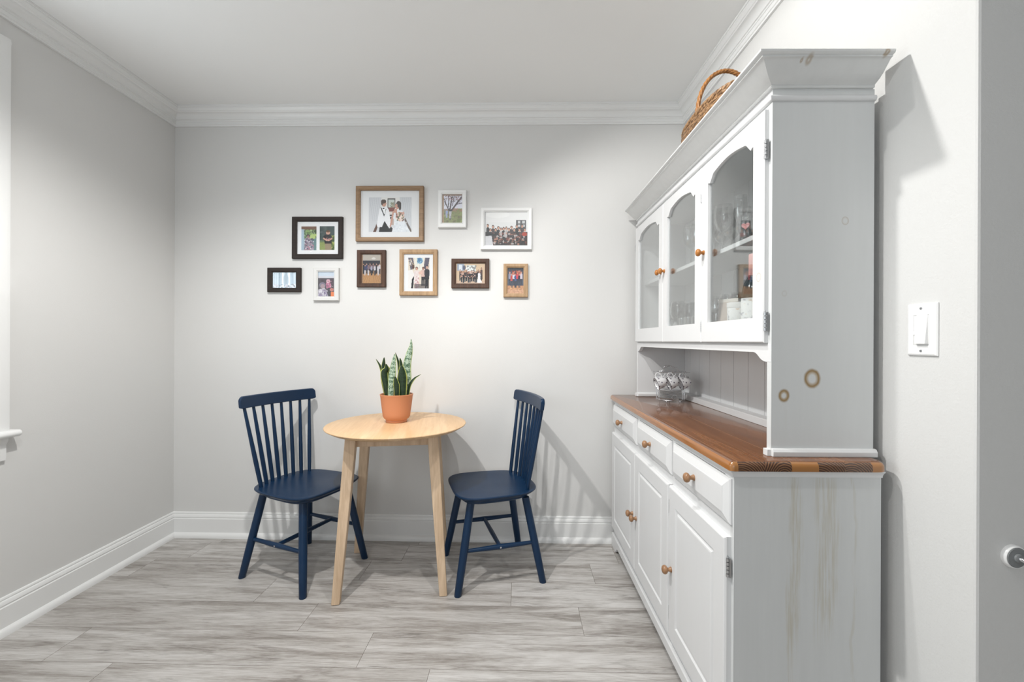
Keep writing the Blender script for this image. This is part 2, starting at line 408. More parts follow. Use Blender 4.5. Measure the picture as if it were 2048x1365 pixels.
# mitred by sharing one path; three pieces of one run
def mitre_run():
    P = [(XL, -2.6), c_l, c_r, (XR, YE)]
    names = ['baseboard_left', 'baseboard_back', 'baseboard_right']
    for i, nm in enumerate(names):
        mm = MB()
        for prof in (bb, shoe):
            full = MB(); sweep(full, prof, P, -1)
            n = len(prof); full.bm.verts.ensure_lookup_table()
            rings = [[full.bm.verts[j*n+q].co.copy() for q in range(n)] for j in range(4)]
            full.bm.free(); mm.loft([rings[i], rings[i+1]])
        struct(mm.build(nm, M_trim, smooth=28))
mitre_run()
m = MB(); sweep(m, bb, [(XR+.03, YE), (3.0, YE)], -1); struct(m.build('baseboard_far_right', M_trim, smooth=28))

# window on the left wall: only its casing, stool and apron reach into the frame
wr = bpy.data.objects.new('window_1', None); COL.objects.link(wr); wr.location = (XL, 1.1, .8); struct(wr); wr['label'] = 'white cased window at the left edge, with moulded stool and apron'
def wpart(mb, nm, mat, **k):
    o = mb.build(nm, mat, wr, **k); o.location = -wr.location; return o
cy0, cy1 = WY0-.095, WY1+.095
cas = [(0, 0), (.0, .012), (.008, .018), (.03, .0195), (.06, .0205), (.08, .024), (.095, .022), (.095, 0)]
m = MB()
for (a0, a1) in ((cy0, WY0), (WY1, cy1)):
    sgn = 1 if a0 > 1 else -1
    e = a0 if sgn == 1 else a1
    m.prism([(XL+o, e+sgn*i, .80) for i, o in cas], (0, 0, 2.335-.80))
m.prism([(XL+o, cy0, WZ1+i) for i, o in cas], (0, cy1-cy0, 0))
wpart(m, 'casing', M_trim, smooth=28)
st_ = [(-.06, .775), (.040, .775), (.0475, .781), (.049, .788), (.046, .796), (.040, .800), (-.06, .800)]
m = MB(); m.prism([(XL+o, cy0-.022, z) for o, z in st_], (0, cy1-cy0+.044, 0)); wpart(m, 'stool', M_trim, smooth=40, bevel=.002)
m = MB(); m.prism([(XL+o, cy0+.004, z) for o, z in ((0, .684), (.012, .684), (.014, .70), (.014, .745), (.022, .760), (.024, .775), (0, .775))], (0, cy1-cy0-.008, 0)); wpart(m, 'apron', M_trim, smooth=28)
m = MB()
for y0_, y1_, z0_, z1_ in ((WY0, WY0+.045, WZ0, WZ1), (WY1-.045, WY1, WZ0, WZ1), (WY0, WY1, WZ0, WZ0+.05), (WY0, WY1, WZ1-.045, WZ1), (WY0, WY1, 1.50, 1.54)):
    m.box(XL-.09, XL-.05, y0_, y1_, z0_, z1_)
wpart(m, 'sash', M_trim, bevel=.003)
m = MB(); m.box(XL-.072, XL-.068, WY0+.04, WY1-.04, WZ0+.045, WZ1-.04); wpart(m, 'pane', M_wglass)

# ------------------------------------------------------------------ painted pictures (flat prints made of tiny coloured cells)
M_print = None
def print_mat():
    k = NT('photo_print'); a = k.n('ShaderNodeVertexColor', layer_name='Col'); return k.fin(a.outputs[0], .35)
M_print = print_mat()
class Canvas:
    def __init__(s, W, H, bg=(200, 200, 200), seed=1):
        s.W, s.H = W, H; s.p = [[bg]*W for _ in range(H)]; s.r = random.Random(seed)
    def px(s, x, y, c, a=1.0):
        if 0 <= x < s.W and 0 <= y < s.H:
            o = s.p[y][x]; s.p[y][x] = tuple(o[i]*(1-a)+c[i]*a for i in range(3))
    def rect(s, x0, y0, x1, y1, c, a=1.0, jit=0):
        for y in range(int(y0*s.H), int(math.ceil(y1*s.H))):
            for x in range(int(x0*s.W), int(math.ceil(x1*s.W))):
                j = s.r.uniform(-jit, jit) if jit else 0; s.px(x, y, tuple(q+j for q in c), a)
    def ell(s, cx, cy, rx, ry, c, a=1.0, jit=0):
        for y in range(int((cy-ry)*s.H)-1, int((cy+ry)*s.H)+2):
            for x in range(int((cx-rx)*s.W)-1, int((cx+rx)*s.W)+2):
                if (((x+.5)/s.W-cx)/rx)**2+(((y+.5)/s.H-cy)/ry)**2 <= 1:
                    j = s.r.uniform(-jit, jit) if jit else 0; s.px(x, y, tuple(q+j for q in c), a)
    def poly(s, pts, c, a=1.0, jit=0):
        ys = [p[1] for p in pts]
        for y in range(max(0, int(min(ys)*s.H)), min(s.H, int(max(ys)*s.H)+1)):
            fy = (y+.5)/s.H; xs = []
            for (x0, y0), (x1, y1) in zip(pts, pts[1:]+pts[:1]):
                if (y0 <= fy < y1) or (y1 <= fy < y0): xs.append(x0+(fy-y0)*(x1-x0)/(y1-y0))
            xs.sort()
            for a0, a1 in zip(xs[::2], xs[1::2]):
                for x in range(int(a0*s.W+.5), int(a1*s.W+.5)):
                    j = s.r.uniform(-jit, jit) if jit else 0; s.px(x, y, tuple(q+j for q in c), a)
    def line(s, x0, y0, x1, y1, wd, c, a=1.0):
        n = int(max(abs(x1-x0)*s.W, abs(y1-y0)*s.H)*2)+2
        for i in range(n):
            t = i/(n-1); s.ell(x0+(x1-x0)*t, y0+(y1-y0)*t, wd, wd*s.W/s.H, c, a)
    def blobs(s, n, x0, y0, x1, y1, r0, r1, cols, a=.7):
        for _ in range(n):
            s.ell(s.r.uniform(x0, x1), s.r.uniform(y0, y1), s.r.uniform(r0, r1), s.r.uniform(r0, r1)*s.W/s.H, s.r.choice(cols), a)
    def person(s, x, top, h, shirt, legs, skin=(196, 150, 128), hair=(50, 35, 28), wd=None):
        k = s.H/s.W; hh = h/7.0; wd = wd or h*.14*k
        s.poly([(x-wd, top+hh*1.5), (x-wd*.6, top+hh*1.1), (x+wd*.6, top+hh*1.1), (x+wd, top+hh*1.5), (x+wd*.9, top+h*.55), (x-wd*.9, top+h*.55)], shirt, 1, 14)
        s.poly([(x-wd*.8, top+h*.52), (x+wd*.8, top+h*.52), (x+wd*.7, top+h), (x+wd*.1, top+h), (x, top+h*.65), (x-wd*.1, top+h), (x-wd*.7, top+h)], legs, 1, 10)
        s.ell(x, top+hh*.5, hh*.42*k, hh*.58, hair); s.ell(x, top+hh*.62, hh*.32*k, hh*.46, skin)
    def mesh(s, w_, h_):
        """vertical sheet in the XZ plane centred on the origin, facing -Y"""
        W, H = s.W, s.H; vs = []; fs = []
        for j in range(H+1):
            for i in range(W+1): vs.append((-w_/2+w_*i/W, 0, h_/2-h_*j/H))
        for j in range(H):
            for i in range(W):
                a = j*(W+1)+i; fs.append((a, a+W+1, a+W+2, a+1))
        me = bpy.data.meshes.new('photo'); me.from_pydata(vs, [], fs)
        at_ = me.color_attributes.new('Col', 'FLOAT_COLOR', 'CORNER'); buf = []
        for j in range(H):
            for i in range(W):
                c = srgb(*[min(255, max(0, q)) for q in s.p[j][i]]); buf += [*c, 1]*4
        at_.data.foreach_set('color', buf); me.materials.append(M_print); return me

def pic_wedding():
    c = Canvas(116, 92, (222, 222, 224), 2)
    c.rect(0, 0, .30, 1, (212, 213, 216)); c.rect(.72, 0, 1, 1, (205, 207, 210)); c.rect(.30, 0, .72, .5, (232, 230, 226))
    for i in range(5): c.line(.02+.05*i, .02, .10+.05*i, .7, .006, (196, 198, 202), .6); c.line(.78+.05*i, .0, .86+.04*i, .6, .006, (190, 192, 196), .6)
    c.rect(.44, .04, .62, .32, (60, 52, 48)); c.rect(.465, .07, .60, .30, (205, 212, 205)); c.blobs(20, .5, .15, .6, .3, .01, .03, [(120, 125, 95), (170, 160, 140)])
    c.rect(.46, .30, .60, .42, (120, 50, 40)); c.rect(.46, .42, .60, .50, (225, 218, 212)); c.rect(.47, .5, .56, .54, (30, 25, 25)); c.rect(.47, .57, .56, .61, (30, 25, 25)); c.rect(.46, .62, .58, .8, (190, 170, 160))
    c.poly([(.10, 1), (.20, .72), (.24, .74), (.17, 1)], (95, 62, 48)); c.poly([(.82, .62), (.86, .60), (1, .95), (1, 1), (.97, 1)], (92, 78, 70))
    c.poly([(.24, 1), (.34, .62), (.50, .80), (.56, .90), (.54, 1)], (18, 20, 24)); c.poly([(.24, 1), (.26, .84), (.36, .8), (.42, 1)], (20, 22, 26))
    c.poly([(.19, .78), (.25, .33), (.31, .27), (.42, .27), (.47, .36), (.53, .84), (.48, .9), (.37, .68), (.31, .86), (.20, .86)], (240, 240, 242), 1, 5)
    c.poly([(.27, .29), (.30, .30), (.37, .52), (.36, .56)], (25, 28, 34)); c.poly([(.41, .34), (.39, .34), (.36, .5), (.37, .54)], (25, 28, 34)); c.poly([(.31, .29), (.40, .33), (.37, .50)], (250, 250, 250)); c.ell(.345, .32, .025, .02, (20, 20, 24))
    c.ell(.355, .18, .055, .095, (200, 150, 128)); c.ell(.345, .12, .062, .06, (66, 44, 34)); c.ell(.31, .17, .022, .06, (70, 48, 36))
    c.poly([(.56, 1), (.60, .70), (.57, .45), (.62, .38), (.78, .38), (.83, .48), (.84, .72), (.97, .98), (.97, 1)], (228, 232, 236), 1, 8)
    c.poly([(.56, .40), (.60, .38), (.56, .66), (.52, .86), (.49, .84)], (200, 150, 130)); c.ell(.67, .25, .055, .09, (198, 146, 126)); c.ell(.70, .20, .06, .09, (46, 28, 24)); c.ell(.73, .27, .03, .11, (44, 28, 24)); c.ell(.645, .25, .03, .06, (202, 150, 128))
    c.rect(.60, .34, .66, .44, (200, 150, 130))
    c.ell(.73, .55, .105, .13, (214, 178, 158)); c.blobs(110, .64, .44, .82, .67, .01, .026, [(232, 205, 190), (206, 150, 130), (96, 110, 80), (240, 228, 218), (120, 70, 60)], .9)
    c.blobs(30, .56, .7, .9, .98, .01, .03, [(210, 214, 220), (242, 244, 246)], .6)
    return c
def pic_porch(seed, dark):
    c = Canvas(44, 68, (110, 128, 92), seed)
    if not dark:
        c.blobs(120, 0, .1, 1, .55, .02, .09, [(70, 100, 50), (150, 180, 110), (50, 70, 40), (190, 205, 170)], .8); c.rect(0, 0, 1, .13, (120, 88, 70)); c.rect(0, .5, 1, 1, (105, 135, 135), 1, 8); c.rect(0, .12, .18, 1, (165, 185, 200)); c.blobs(20, .6, .35, 1, .5, .03, .1, [(180, 200, 120)])
        c.poly([(.2, 1), (.22, .55), (.40, .46), (.60, .5), (.85, .9), (.8, 1)], (150, 140, 150), 1, 25); c.blobs(120, .22, .5, .8, 1, .01, .05, [(225, 220, 226), (90, 75, 110), (190, 120, 140), (60, 50, 70)], .9); c.ell(.45, .40, .13, .07, (60, 45, 42)); c.ell(.45, .43, .08, .05, (150, 110, 95))
    else:
        c.rect(0, 0, 1, .6, (72, 86, 84), 1, 8); c.blobs(60, 0, .0, .6, .4, .04, .15, [(88, 100, 96), (60, 74, 74)], .5); c.rect(0, .68, 1, 1, (140, 152, 88), 1, 20); c.blobs(60, .6, .4, 1, 1, .03, .1, [(50, 70, 35), (176, 180, 96), (90, 110, 50)], .8)
        c.poly([(.25, .42), (.4, .36), (.72, .36), (.85, .45), (.80, .76), (.35, .76)], (35, 32, 38), 1, 6); c.poly([(.36, .74), (.78, .74), (.8, 1), (.38, 1)], (150, 132, 105), 1, 8); c.ell(.56, .27, .14, .09, (205, 160, 140)); c.ell(.56, .22, .13, .05, (110, 80, 60)); c.line(.28, .52, .5, .60, .05, (200, 155, 135)); c.line(.82, .52, .6, .60, .05, (200, 155, 135)); c.blobs(14, .45, .48, .65, .6, .02, .05, [(225, 200, 190), (190, 110, 110)])
    return c
def pic_tree():
    c = Canvas(54, 76, (226, 226, 236), 5); c.rect(0, .56, 1, 1, (132, 138, 88), 1, 14); c.rect(0, .50, 1, .58, (130, 120, 110), .7, 10); c.blobs(60, .5, .5, 1, .6, .02, .05, [(170, 120, 100), (120, 140, 80)])
    c.blobs(50, 0, .62, 1, 1, .02, .08, [(104, 122, 60), (152, 166, 100), (95, 85, 60)], .5)
    T = (66, 56, 60); c.line(.40, .85, .36, .52, .05, T); c.line(.36, .6, .12, .25, .025, T); c.line(.38, .55, .48, .1, .035, T); c.line(.42, .6, .95, .1, .04, T); c.line(.5, .4, .6, .05, .02, T); c.line(.7, .35, .98, .3, .018, T); c.line(.2, .35, .05, .1, .015, T); c.line(.3, .45, .32, .05, .02, T)
    for i in range(26):
        x, y = c.r.uniform(.05, .95), c.r.uniform(.0, .35); c.line(x, y, x+c.r.uniform(-.15, .15), y+c.r.uniform(-.12, .1), .009, (84, 70, 72))
    c.blobs(120, 0, 0, 1, .2, .01, .03, [(150, 84, 92), (205, 180, 190), (90, 70, 74)], .6)
    c.rect(0, 0, .06, 1, (176, 142, 110)); c.rect(0, .0, 1, .03, (150, 120, 98))
    c.person(.22, .52, .30, (150, 165, 205), (160, 170, 195)); c.person(.40, .50, .34, (190, 190, 200), (196, 196, 205)); c.ell(.40, .56, .07, .035, (30, 28, 36))
    return c
def pic_crowd():
    c = Canvas(112, 88, (226, 226, 224), 8); c.rect(0, 0, 1, .3, (232, 231, 229)); c.ell(.3, .08, .28, .10, (242, 241, 238), .8); c.rect(0, .60, 1, 1, (62, 48, 44), 1, 12)
    c.rect(.74, .24, .96, .5, (70, 70, 72)); 
    for gx in (.78, .88):
        for gy in (.27, .38): c.rect(gx, gy, gx+.05, gy+.06, (200, 200, 200))
    for i in range(15):
        x = .07+i*.062; t = .36+.22*abs(math.sin(i*1.7))*.6; c.person(min(.96, x), t, .62, c.r.choice([(40, 40, 44), (25, 28, 30), (70, 60, 62), (180, 176, 174), (54, 48, 50)]), (34, 30, 30), wd=.038)
    c.blobs(120, .15, .62, 1, .98, .01, .035, [(120, 62, 50), (190, 140, 120), (30, 26, 26), (200, 190, 186), (88, 60, 50), (160, 110, 96)], .8)
    c.ell(.12, .67, .14, .045, (26, 26, 28)); c.poly([(.02, .72), (.16, .70), (.2, 1), (0, 1)], (205, 204, 206), 1, 8); c.rect(0, 0, .012, 1, (180, 180, 180)); c.ell(.93, .66, .06, .06, (170, 60, 40))
    return c
def pic_blue():
    c = Canvas(66, 44, (176, 194, 206), 9); 
    for i in range(11): c.rect(i*.09, 0, i*.09+.04, 1, c.r.choice([(150, 172, 188), (205, 219, 228), (124, 148, 165)]), .8, 6)
    c.rect(.38, 0, .45, 1, (238, 246, 252)); c.rect(.66, .0, .73, 1, (230, 240, 247)); c.ell(.56, .5, .11, .45, (138, 158, 172), .6); c.blobs(50, 0, .8, 1, 1, .02, .06, [(200, 196, 205), (90, 104, 118), (238, 244, 250)])
    return c
def pic_kids():
    c = Canvas(46, 72, (170, 186, 200), 12); c.rect(0, 0, 1, .2, (196, 208, 220), 1, 5); c.rect(0, .2, 1, 1, (60, 48, 58), 1, 10); c.rect(0, .18, 1, .24, (205, 205, 212))
    c.ell(.26, .54, .20, .12, (118, 110, 128)); c.ell(.28, .58, .13, .09, (160, 135, 140)); c.poly([(.0, .72), (.4, .64), (.62, .98), (.6, 1), (0, 1)], (182, 176, 186), 1, 25); c.blobs(70, .05, .7, .55, 1, .02, .05, [(120, 100, 140), (226, 222, 228), (90, 80, 110)])
    c.ell(.62, .38, .13, .08, (205, 160, 170)); c.poly([(.48, .45), (.78, .45), (.82, .66), (.5, .66)], (176, 100, 130), 1, 20); c.rect(.62, .64, .9, .98, (36, 32, 46)); c.ell(.84, .72, .12, .07, (190, 120, 110)); c.poly([(.78, .8), (.98, .8), (1, 1), (.78, 1)], (226, 122, 60)); c.blobs(25, .5, .35, .9, .6, .02, .04, [(225, 190, 200), (120, 60, 90)])
    return c
def pic_hall():
    c = Canvas(54, 80, (150, 140, 128), 14); c.rect(0, 0, 1, .25, (178, 170, 160), 1, 5); c.ell(.6, .14, .1, .04, (210, 206, 200)); c.rect(.02, .22, .92, .55, (46, 46, 54), 1, 6); c.rect(0, .58, 1, 1, (182, 138, 92), 1, 5)
    for i in range(13): c.line(.5+(i-6)*.05, .60, .5+(i-6)*.14, 1, .008, (140, 98, 60), .7)
    for i in range(11): c.person(.09+i*.082, .31+.05*(i % 2), .36, c.r.choice([(30, 32, 44), (200, 196, 200), (120, 100, 110), (60, 66, 100), (160, 160, 176)]), c.r.choice([(30, 30, 40), (60, 56, 60), (190, 186, 188)]), wd=.05)
    c.rect(0, 0, .04, 1, (150, 118, 92)); c.rect(.96, 0, 1, 1, (150, 118, 92)); return c
def pic_party():
    c = Canvas(58, 84, (226, 214, 196), 16); c.poly([(.0, 0), (.22, 0), (.3, .3), (.14, .5)], (92, 88, 102)); c.poly([(1, 0), (.8, 0), (.72, .3), (.9, .5)], (84, 80, 96)); c.rect(.3, 0, .74, .4, (232, 228, 216)); c.blobs(20, 0, .05, .3, .4, .02, .05, [(200, 176, 140), (240, 232, 220)])
    c.ell(.55, .10, .14, .10, (108, 156, 186)); c.blobs(26, .43, .03, .68, .19, .02, .05, [(60, 110, 150), (170, 205, 222)])
    c.line(.55, .2, .55, .34, .008, (200, 200, 200)); c.poly([(0, .42), (.2, .38), (.30, .6), (.26, 1), (0, 1)], (236, 232, 228), 1, 6); c.ell(.24, .30, .06, .07, (90, 62, 52)); c.poly([(.18, .7), (.28, .6), (.24, 1), (.14, 1)], (24, 24, 28))
    c.person(.40, .30, .72, (228, 214, 210), (220, 206, 206), (205, 160, 140), (60, 38, 32), .13); c.blobs(50, .3, .6, .5, .98, .02, .04, [(200, 150, 150), (236, 228, 226)]); c.person(.70, .30, .62, (214, 182, 172), (34, 32, 40), (160, 110, 92), (40, 28, 26), .11); c.person(.88, .26, .74, (36, 38, 46), (30, 30, 36), (206, 168, 150), (50, 34, 28), .12)
    c.ell(.58, .50, .1, .05, (226, 190, 176)); c.rect(.3, .86, .95, 1, (40, 34, 40), .5, 20); return c
def pic_group():
    c = Canvas(82, 58, (208, 182, 152), 18); c.rect(.04, .02, .28, .36, (150, 160, 176)); c.rect(.1, .08, .2, .34, (214, 220, 226)); c.rect(.36, .10, .68, .4, (216, 220, 216)); c.blobs(20, .36, .1, .68, .4, .02, .04, [(240, 244, 244), (120, 120, 120)]); c.ell(.28, .22, .05, .12, (88, 92, 110)); c.rect(0, .86, 1, 1, (196, 166, 140))
    for i in range(13): c.person(.14+i*.057, .30+.10*abs(math.sin(i*2.3)), .56, c.r.choice([(26, 26, 30), (34, 32, 36), (80, 64, 60), (20, 20, 24)]), (24, 24, 28), wd=.035)
    c.blobs(40, .15, .4, .7, .7, .012, .03, [(196, 146, 124), (150, 100, 84), (220, 190, 176)], .9); c.person(.80, .40, .56, (230, 228, 230), (230, 228, 230), wd=.05); c.person(.88, .22, .62, (80, 56, 50), (60, 46, 42), wd=.04); c.poly([(.72, .95), (.78, .6), (.9, .95)], (232, 230, 232)); return c
def pic_playground():
    c = Canvas(48, 76, (74, 78, 92), 20); c.rect(0, 0, 1, .10, (58, 60, 66)); c.rect(0, .70, 1, 1, (196, 142, 96), 1, 12); c.blobs(50, 0, .74, 1, 1, .02, .05, [(222, 176, 130), (170, 116, 76)], .6)
    for i in range(7): c.person(.14+i*.12, .14+.08*(i % 2), .56, [(150, 150, 170), (190, 70, 60), (210, 205, 215), (60, 80, 130), (200, 70, 80), (40, 40, 60), (210, 200, 210)][i], (38, 40, 56), (204, 156, 136), (120, 60, 40), wd=.075)
    c.blobs(24, .3, .1, .8, .25, .02, .06, [(190, 80, 50), (150, 60, 44), (226, 150, 120)]); return c

def picture_frame(box, op, prints, fmat, label, group=None, mat=False, depth=.020, slope=.004, tilt=0):
    """box, op: outer edge and opening in the photo; prints: list of (box, canvas)"""
    x0, y0, x1, y1 = box; cx, cy = (x0+x1)/2, (y0+y1)/2
    Yw = wallY((cx-1024)*2.5/860); c = at(cx, cy, Yw-.012); s = (Yw-.012)/860
    t = thing('picture_frame', label, 'picture frame', (c.x, wallY(c.x)-.0005, c.z), -math.atan(.02), group)
    W, H = (x1-x0)*s, (y1-y0)*s
    l, r_, tp, bt = (op[0]-cx)*s, (op[2]-cx)*s, (cy-op[1])*s, (cy-op[3])*s
    m = MB(); prof = [(0, 0), (0, -depth*.85), (.12, -depth), (.72, -depth+slope*.2), (.86, -depth+slope), (1, -depth+slope*1.2), (1, -.004)]
    R = []
    for k, dy in prof:
        a, b, c_, d = -W/2+(l+W/2)*k, W/2+(r_-W/2)*k, H/2+(tp-H/2)*k, -H/2+(bt+H/2)*k
        R.append([Vector((a, dy, d)), Vector((b, dy, d)), Vector((b, dy, c_)), Vector((a, dy, c_))])
    m.loft(R, True, False); m.box(-W/2+.002, W/2-.002, -.005, -.0, -H/2+.002, H/2-.002)
    m.build('border', fmat, t, smooth=0, bevel=.0012)
    if mat:
        m = MB(); m.box(l-.001, r_+.001, -.0085, -.0052, bt-.001, tp+.001); m.build('mat_board', M_mat, t)
    for (p, cv) in prints:
        me = cv.mesh((p[2]-p[0])*s, (p[3]-p[1])*s); o = bpy.data.objects.new('photo', me); COL.objects.link(o); o.parent = t
        o.location = (((p[0]+p[2])/2-cx)*s, -.0090, (cy-(p[1]+p[3])/2)*s)
    m = MB(); m.box(l-.0005, r_+.0005, -.0125, -.0110, bt-.0005, tp+.0005); m.build('glass', M_pglass, t)
    return t
G = 'framed photographs on the back wall'
picture_frame((584, 434, 686, 518), (594, 443.5, 677, 508.5), [((602, 453, 632.5, 500.5), pic_porch(21, False)), ((639, 452.5, 669, 500), pic_porch(22, True))], M_espresso, 'espresso wooden frame with white mat holding two portrait photos side by side', G, True)
picture_frame((712, 373, 848, 483.5), (721, 381.5, 839, 475), [((737, 394.5, 823, 464), pic_wedding())], M_tan, 'largest frame, tan wood with white mat around a bride and groom photo', G, True, .024)
picture_frame((876, 380.5, 933, 456), (884.5, 389, 924.5, 446), [((884.5, 389, 924.5, 446), pic_tree())], M_whitef, 'white portrait frame with photo of two people under a bare tree', G)
picture_frame((961.5, 416, 1064, 500), (969.5, 424, 1055, 491.5), [((969.5, 424, 1055, 491.5), pic_crowd())], M_whitef, 'wide white frame with a crowd photo, furthest right of the upper row', G)
picture_frame((535, 536, 602, 584.5), (545, 545, 592.5, 576), [((545, 545, 592.5, 576), pic_blue())], M_espresso, 'small black landscape frame with pale blue photo, leftmost on the wall', G)
picture_frame((627, 536, 678.5, 602), (636, 544, 668.5, 593.5), [((636, 544, 668.5, 593.5), pic_kids())], M_greyf, 'pale grey portrait frame with photo of children, below the two-photo frame', G)
picture_frame((714, 500.5, 772, 575), (723, 509, 763, 567), [((723, 509, 763, 567), pic_hall())], M_brown, 'dark walnut portrait frame with a group standing on a plank floor', G)
picture_frame((799, 499.5, 875, 591.5), (807.5, 508.5, 866, 583), [((816, 515.5, 859, 577), pic_party())], M_tanb, 'tan portrait frame with white mat and party photo with blue balloon', G, True)
picture_frame((903, 518, 978.5, 577), (912, 527, 970, 567.5), [((912, 527, 970, 567.5), pic_group())], M_brown, 'dark walnut landscape frame with photo of people in black clothes', G)
picture_frame((1007, 528, 1056, 595), (1015, 536, 1047, 587), [((1015, 536, 1047, 587), pic_playground())], M_tanb, 'small honey wood frame with children photo, lowest right on the wall', G)

# ------------------------------------------------------------------ dining chairs
def make_chair(label):
    t = thing('dining_chair', label, 'chair', group='navy spindle back dining chairs')
    def outline(th, k=1.0, ins=0.0):
        c, s = math.cos(th), math.sin(th); n = 4.2 if c > 0 else 3.2
        a = .210-ins; f = (c+1)/2; b = (.196+.016*f)-ins
        r = (abs(c/a)**n+abs(s/b)**n)**(-1/n)
        return r*c*k, r*s*k
    N = 64; m = MB(); R = []
    def zt(x, y):
        d = ((x+.03)/.15)**2+((abs(y)-.0)/.16)**2
        return .437-.007*max(0, 1-d)+.0015*math.cos(y*20)
    for k in (.02, .25, .5, .7, .85, .95, .985):
        R.append([Vector((*outline(2*PI*i/N, k), 0)) for i in range(N)])
        for v in R[-1]: v.z = zt(v.x, v.y) if k < .96 else .436
    for ins, z in ((0, .4335), (0, .430), (.006, .424), (.016, .4155), (.030, .413)):
        R.append([Vector((*outline(2*PI*i/N, 1, ins), z)) for i in range(N)])
    m.loft(R); m.build('seat', M_navy, t, smooth=50)
    m = MB(); m.loft([[Vector((*outline(2*PI*i/N, 1, ins), z)) for i in range(N)] for ins, z in ((.036, .4145), (.036, .399), (.041, .395))])
    m.build('seat_block', M_navy, t, smooth=40)
    feet = [(sx*.206, sy*.195) for sx in (1, -1) for sy in (1, -1)]; tops = [(sx*.135, sy*.135) for sx in (1, -1) for sy in (1, -1)]
    def legp(i, z):
        f, p = feet[i], tops[i]; k = z/.40; return Vector((f[0]+(p[0]-f[0])*k, f[1]+(p[1]-f[1])*k, z))
    for i in range(4):
        m = MB(); zs = [0, .003, .10, .19, .30, .398]; rr = [.0155, .0168, .0182, .0190, .0190, .0185]
        # level cut at the floor and under the seat
        R = [[legp(i, z)+Vector((r_*math.cos(2*PI*k/18), r_*math.sin(2*PI*k/18), 0)) for k in range(18)] for z, r_ in zip(zs, rr)]
        m.loft(R); m.build('leg', M_navy, t, smooth=45)
    mids = []
    for sy in (0, 1):
        a, b = legp(sy, .185), legp(2+sy, .185); m = MB(); pts = [a.lerp(b, q) for q in (0, .15, .5, .85, 1)]
        o = m.tube(pts, [.0085, .0095, .0125, .0095, .0085], 14).build('side_stretcher', M_navy, t, smooth=60); mid = a.lerp(b, .5); mids.append(mid)
        m = MB(); sg = 1 if sy == 0 else -1
        m.lathe([(.0001, 0), (.0042, 0), (.0042, .0014), (.0001, .0014)], n=12, mat=Matrix.Translation(mid+Vector((0, sg*.0118, .001))) @ Matrix.Rotation(-sg*PI/2, 4, 'X')); m.build('screw', M_chrome, o)
    m = MB(); m.tube([mids[0], mids[0].lerp(mids[1], .5), mids[1]], [.009, .0115, .009], 14).build('cross_stretcher', M_navy, t, smooth=60)
    def xb(y): return -.172+.030*(y/.14)**2
    def xt(y): return -.222+.022*(y/.2)**2
    for i in range(8):
        q = -1+2*i/7; yb, yt = q*.142, q*.192; a = Vector((xb(yb), yb, .428)); b = Vector((xt(yt), yt, .836))
        m = MB(); m.tube([a, a.lerp(b, .12), a.lerp(b, .35), a.lerp(b, .7), b], [.0088, .0100, .0104, .0086, .0070], 12); m.build('spindle', M_navy, t, smooth=60)
    m = MB(); R = []; hw = .219; e_ = [.020*(1-math.cos(q*PI/16)) for q in range(9)]; YS = [-hw+q for q in e_]+[-.199+.398*q/16 for q in range(1, 16)]+[hw-q for q in e_[::-1]]; n = len(YS)-1
    for i in range(n+1):
        y = YS[i]; e = hw-abs(y); h = 0 if e > .020 else .020-math.sqrt(max(0, .020**2-(.020-e)**2))
        lo = .826; hi = .885; x = xt(y); xl = x+.006; th = .0095; d = .004
        z1 = hi-h; z0 = lo+h*.25
        R.append([Vector((xl-th, y, z0+.003)), Vector((xl-th+.003, y, z0)), Vector((xl+th-.003, y, z0)), Vector((xl+th, y, z0+.003)), Vector((xl+th-.004, y, z1-.003)), Vector((xl+th-.007, y, z1)), Vector((xl-th-.001, y, z1)), Vector((xl-th-.004, y, z1-.003))])
    m.loft(R); m.build('top_rail', M_navy, t, smooth=38)
    return t
ch1 = make_chair('navy spindle back chair left of the round table, facing right')
ch1.location = (-1.046, 2.194, 0); ch1.rotation_euler = (0, 0, math.radians(-23.6))
ch2 = copy_tree(ch1); ch2['label'] = 'navy spindle back chair right of the round table, facing left beside the sideboard'
ch2.location = (-.100, 2.197, 0); ch2.rotation_euler = (0, 0, math.radians(196.7))

# ------------------------------------------------------------------ round table
tb = thing('round_table', 'small round pale oak table with four tapered square legs', 'table', (-.574, 2.160, 0), math.radians(8.5))
m = MB(); rT = .342
m.lathe([(.0005, .745), (rT*.5, .745), (rT-.004, .745), (rT-.001, .7437), (rT, .741), (rT-.002, .738), (rT-.028, .7235), (rT*.5, .7225), (.0005, .7225)], n=96)
top = m.build('tabletop', M_table, tb, smooth=40)
m = MB(); a = .165
m.box(-a, a, -a-.010, -a+.010, .672, .7228); m.box(-a, a, a-.010, a+.010, .672, .7228); m.box(-a-.010, -a+.010, -a, a, .672, .7228); m.box(a-.010, a+.010, -a, a, .672, .7228)
m.build('apron', M_tleg, tb, bevel=.002)
for sx, sy in ((-1, -1), (1, -1), (-1, 1), (1, 1)):
    f = Vector((sx*.2335, sy*.2335, 0)); p = Vector((sx*.182, sy*.182, .7228)); m = MB(); R = []
    for z, hw in ((0, .0155), (.003, .0175), (.45, .0225), (.60, .0240), (.7228, .0240)):
        c = f.lerp(p, z/.7228); R.append([c+Vector((q*hw, w_*hw, 0)) for q, w_ in ((-1, -1), (1, -1), (1, 1), (-1, 1))])
    m.loft(R); m.build('leg', M_tleg, tb, smooth=0, bevel=.004, seg=3)

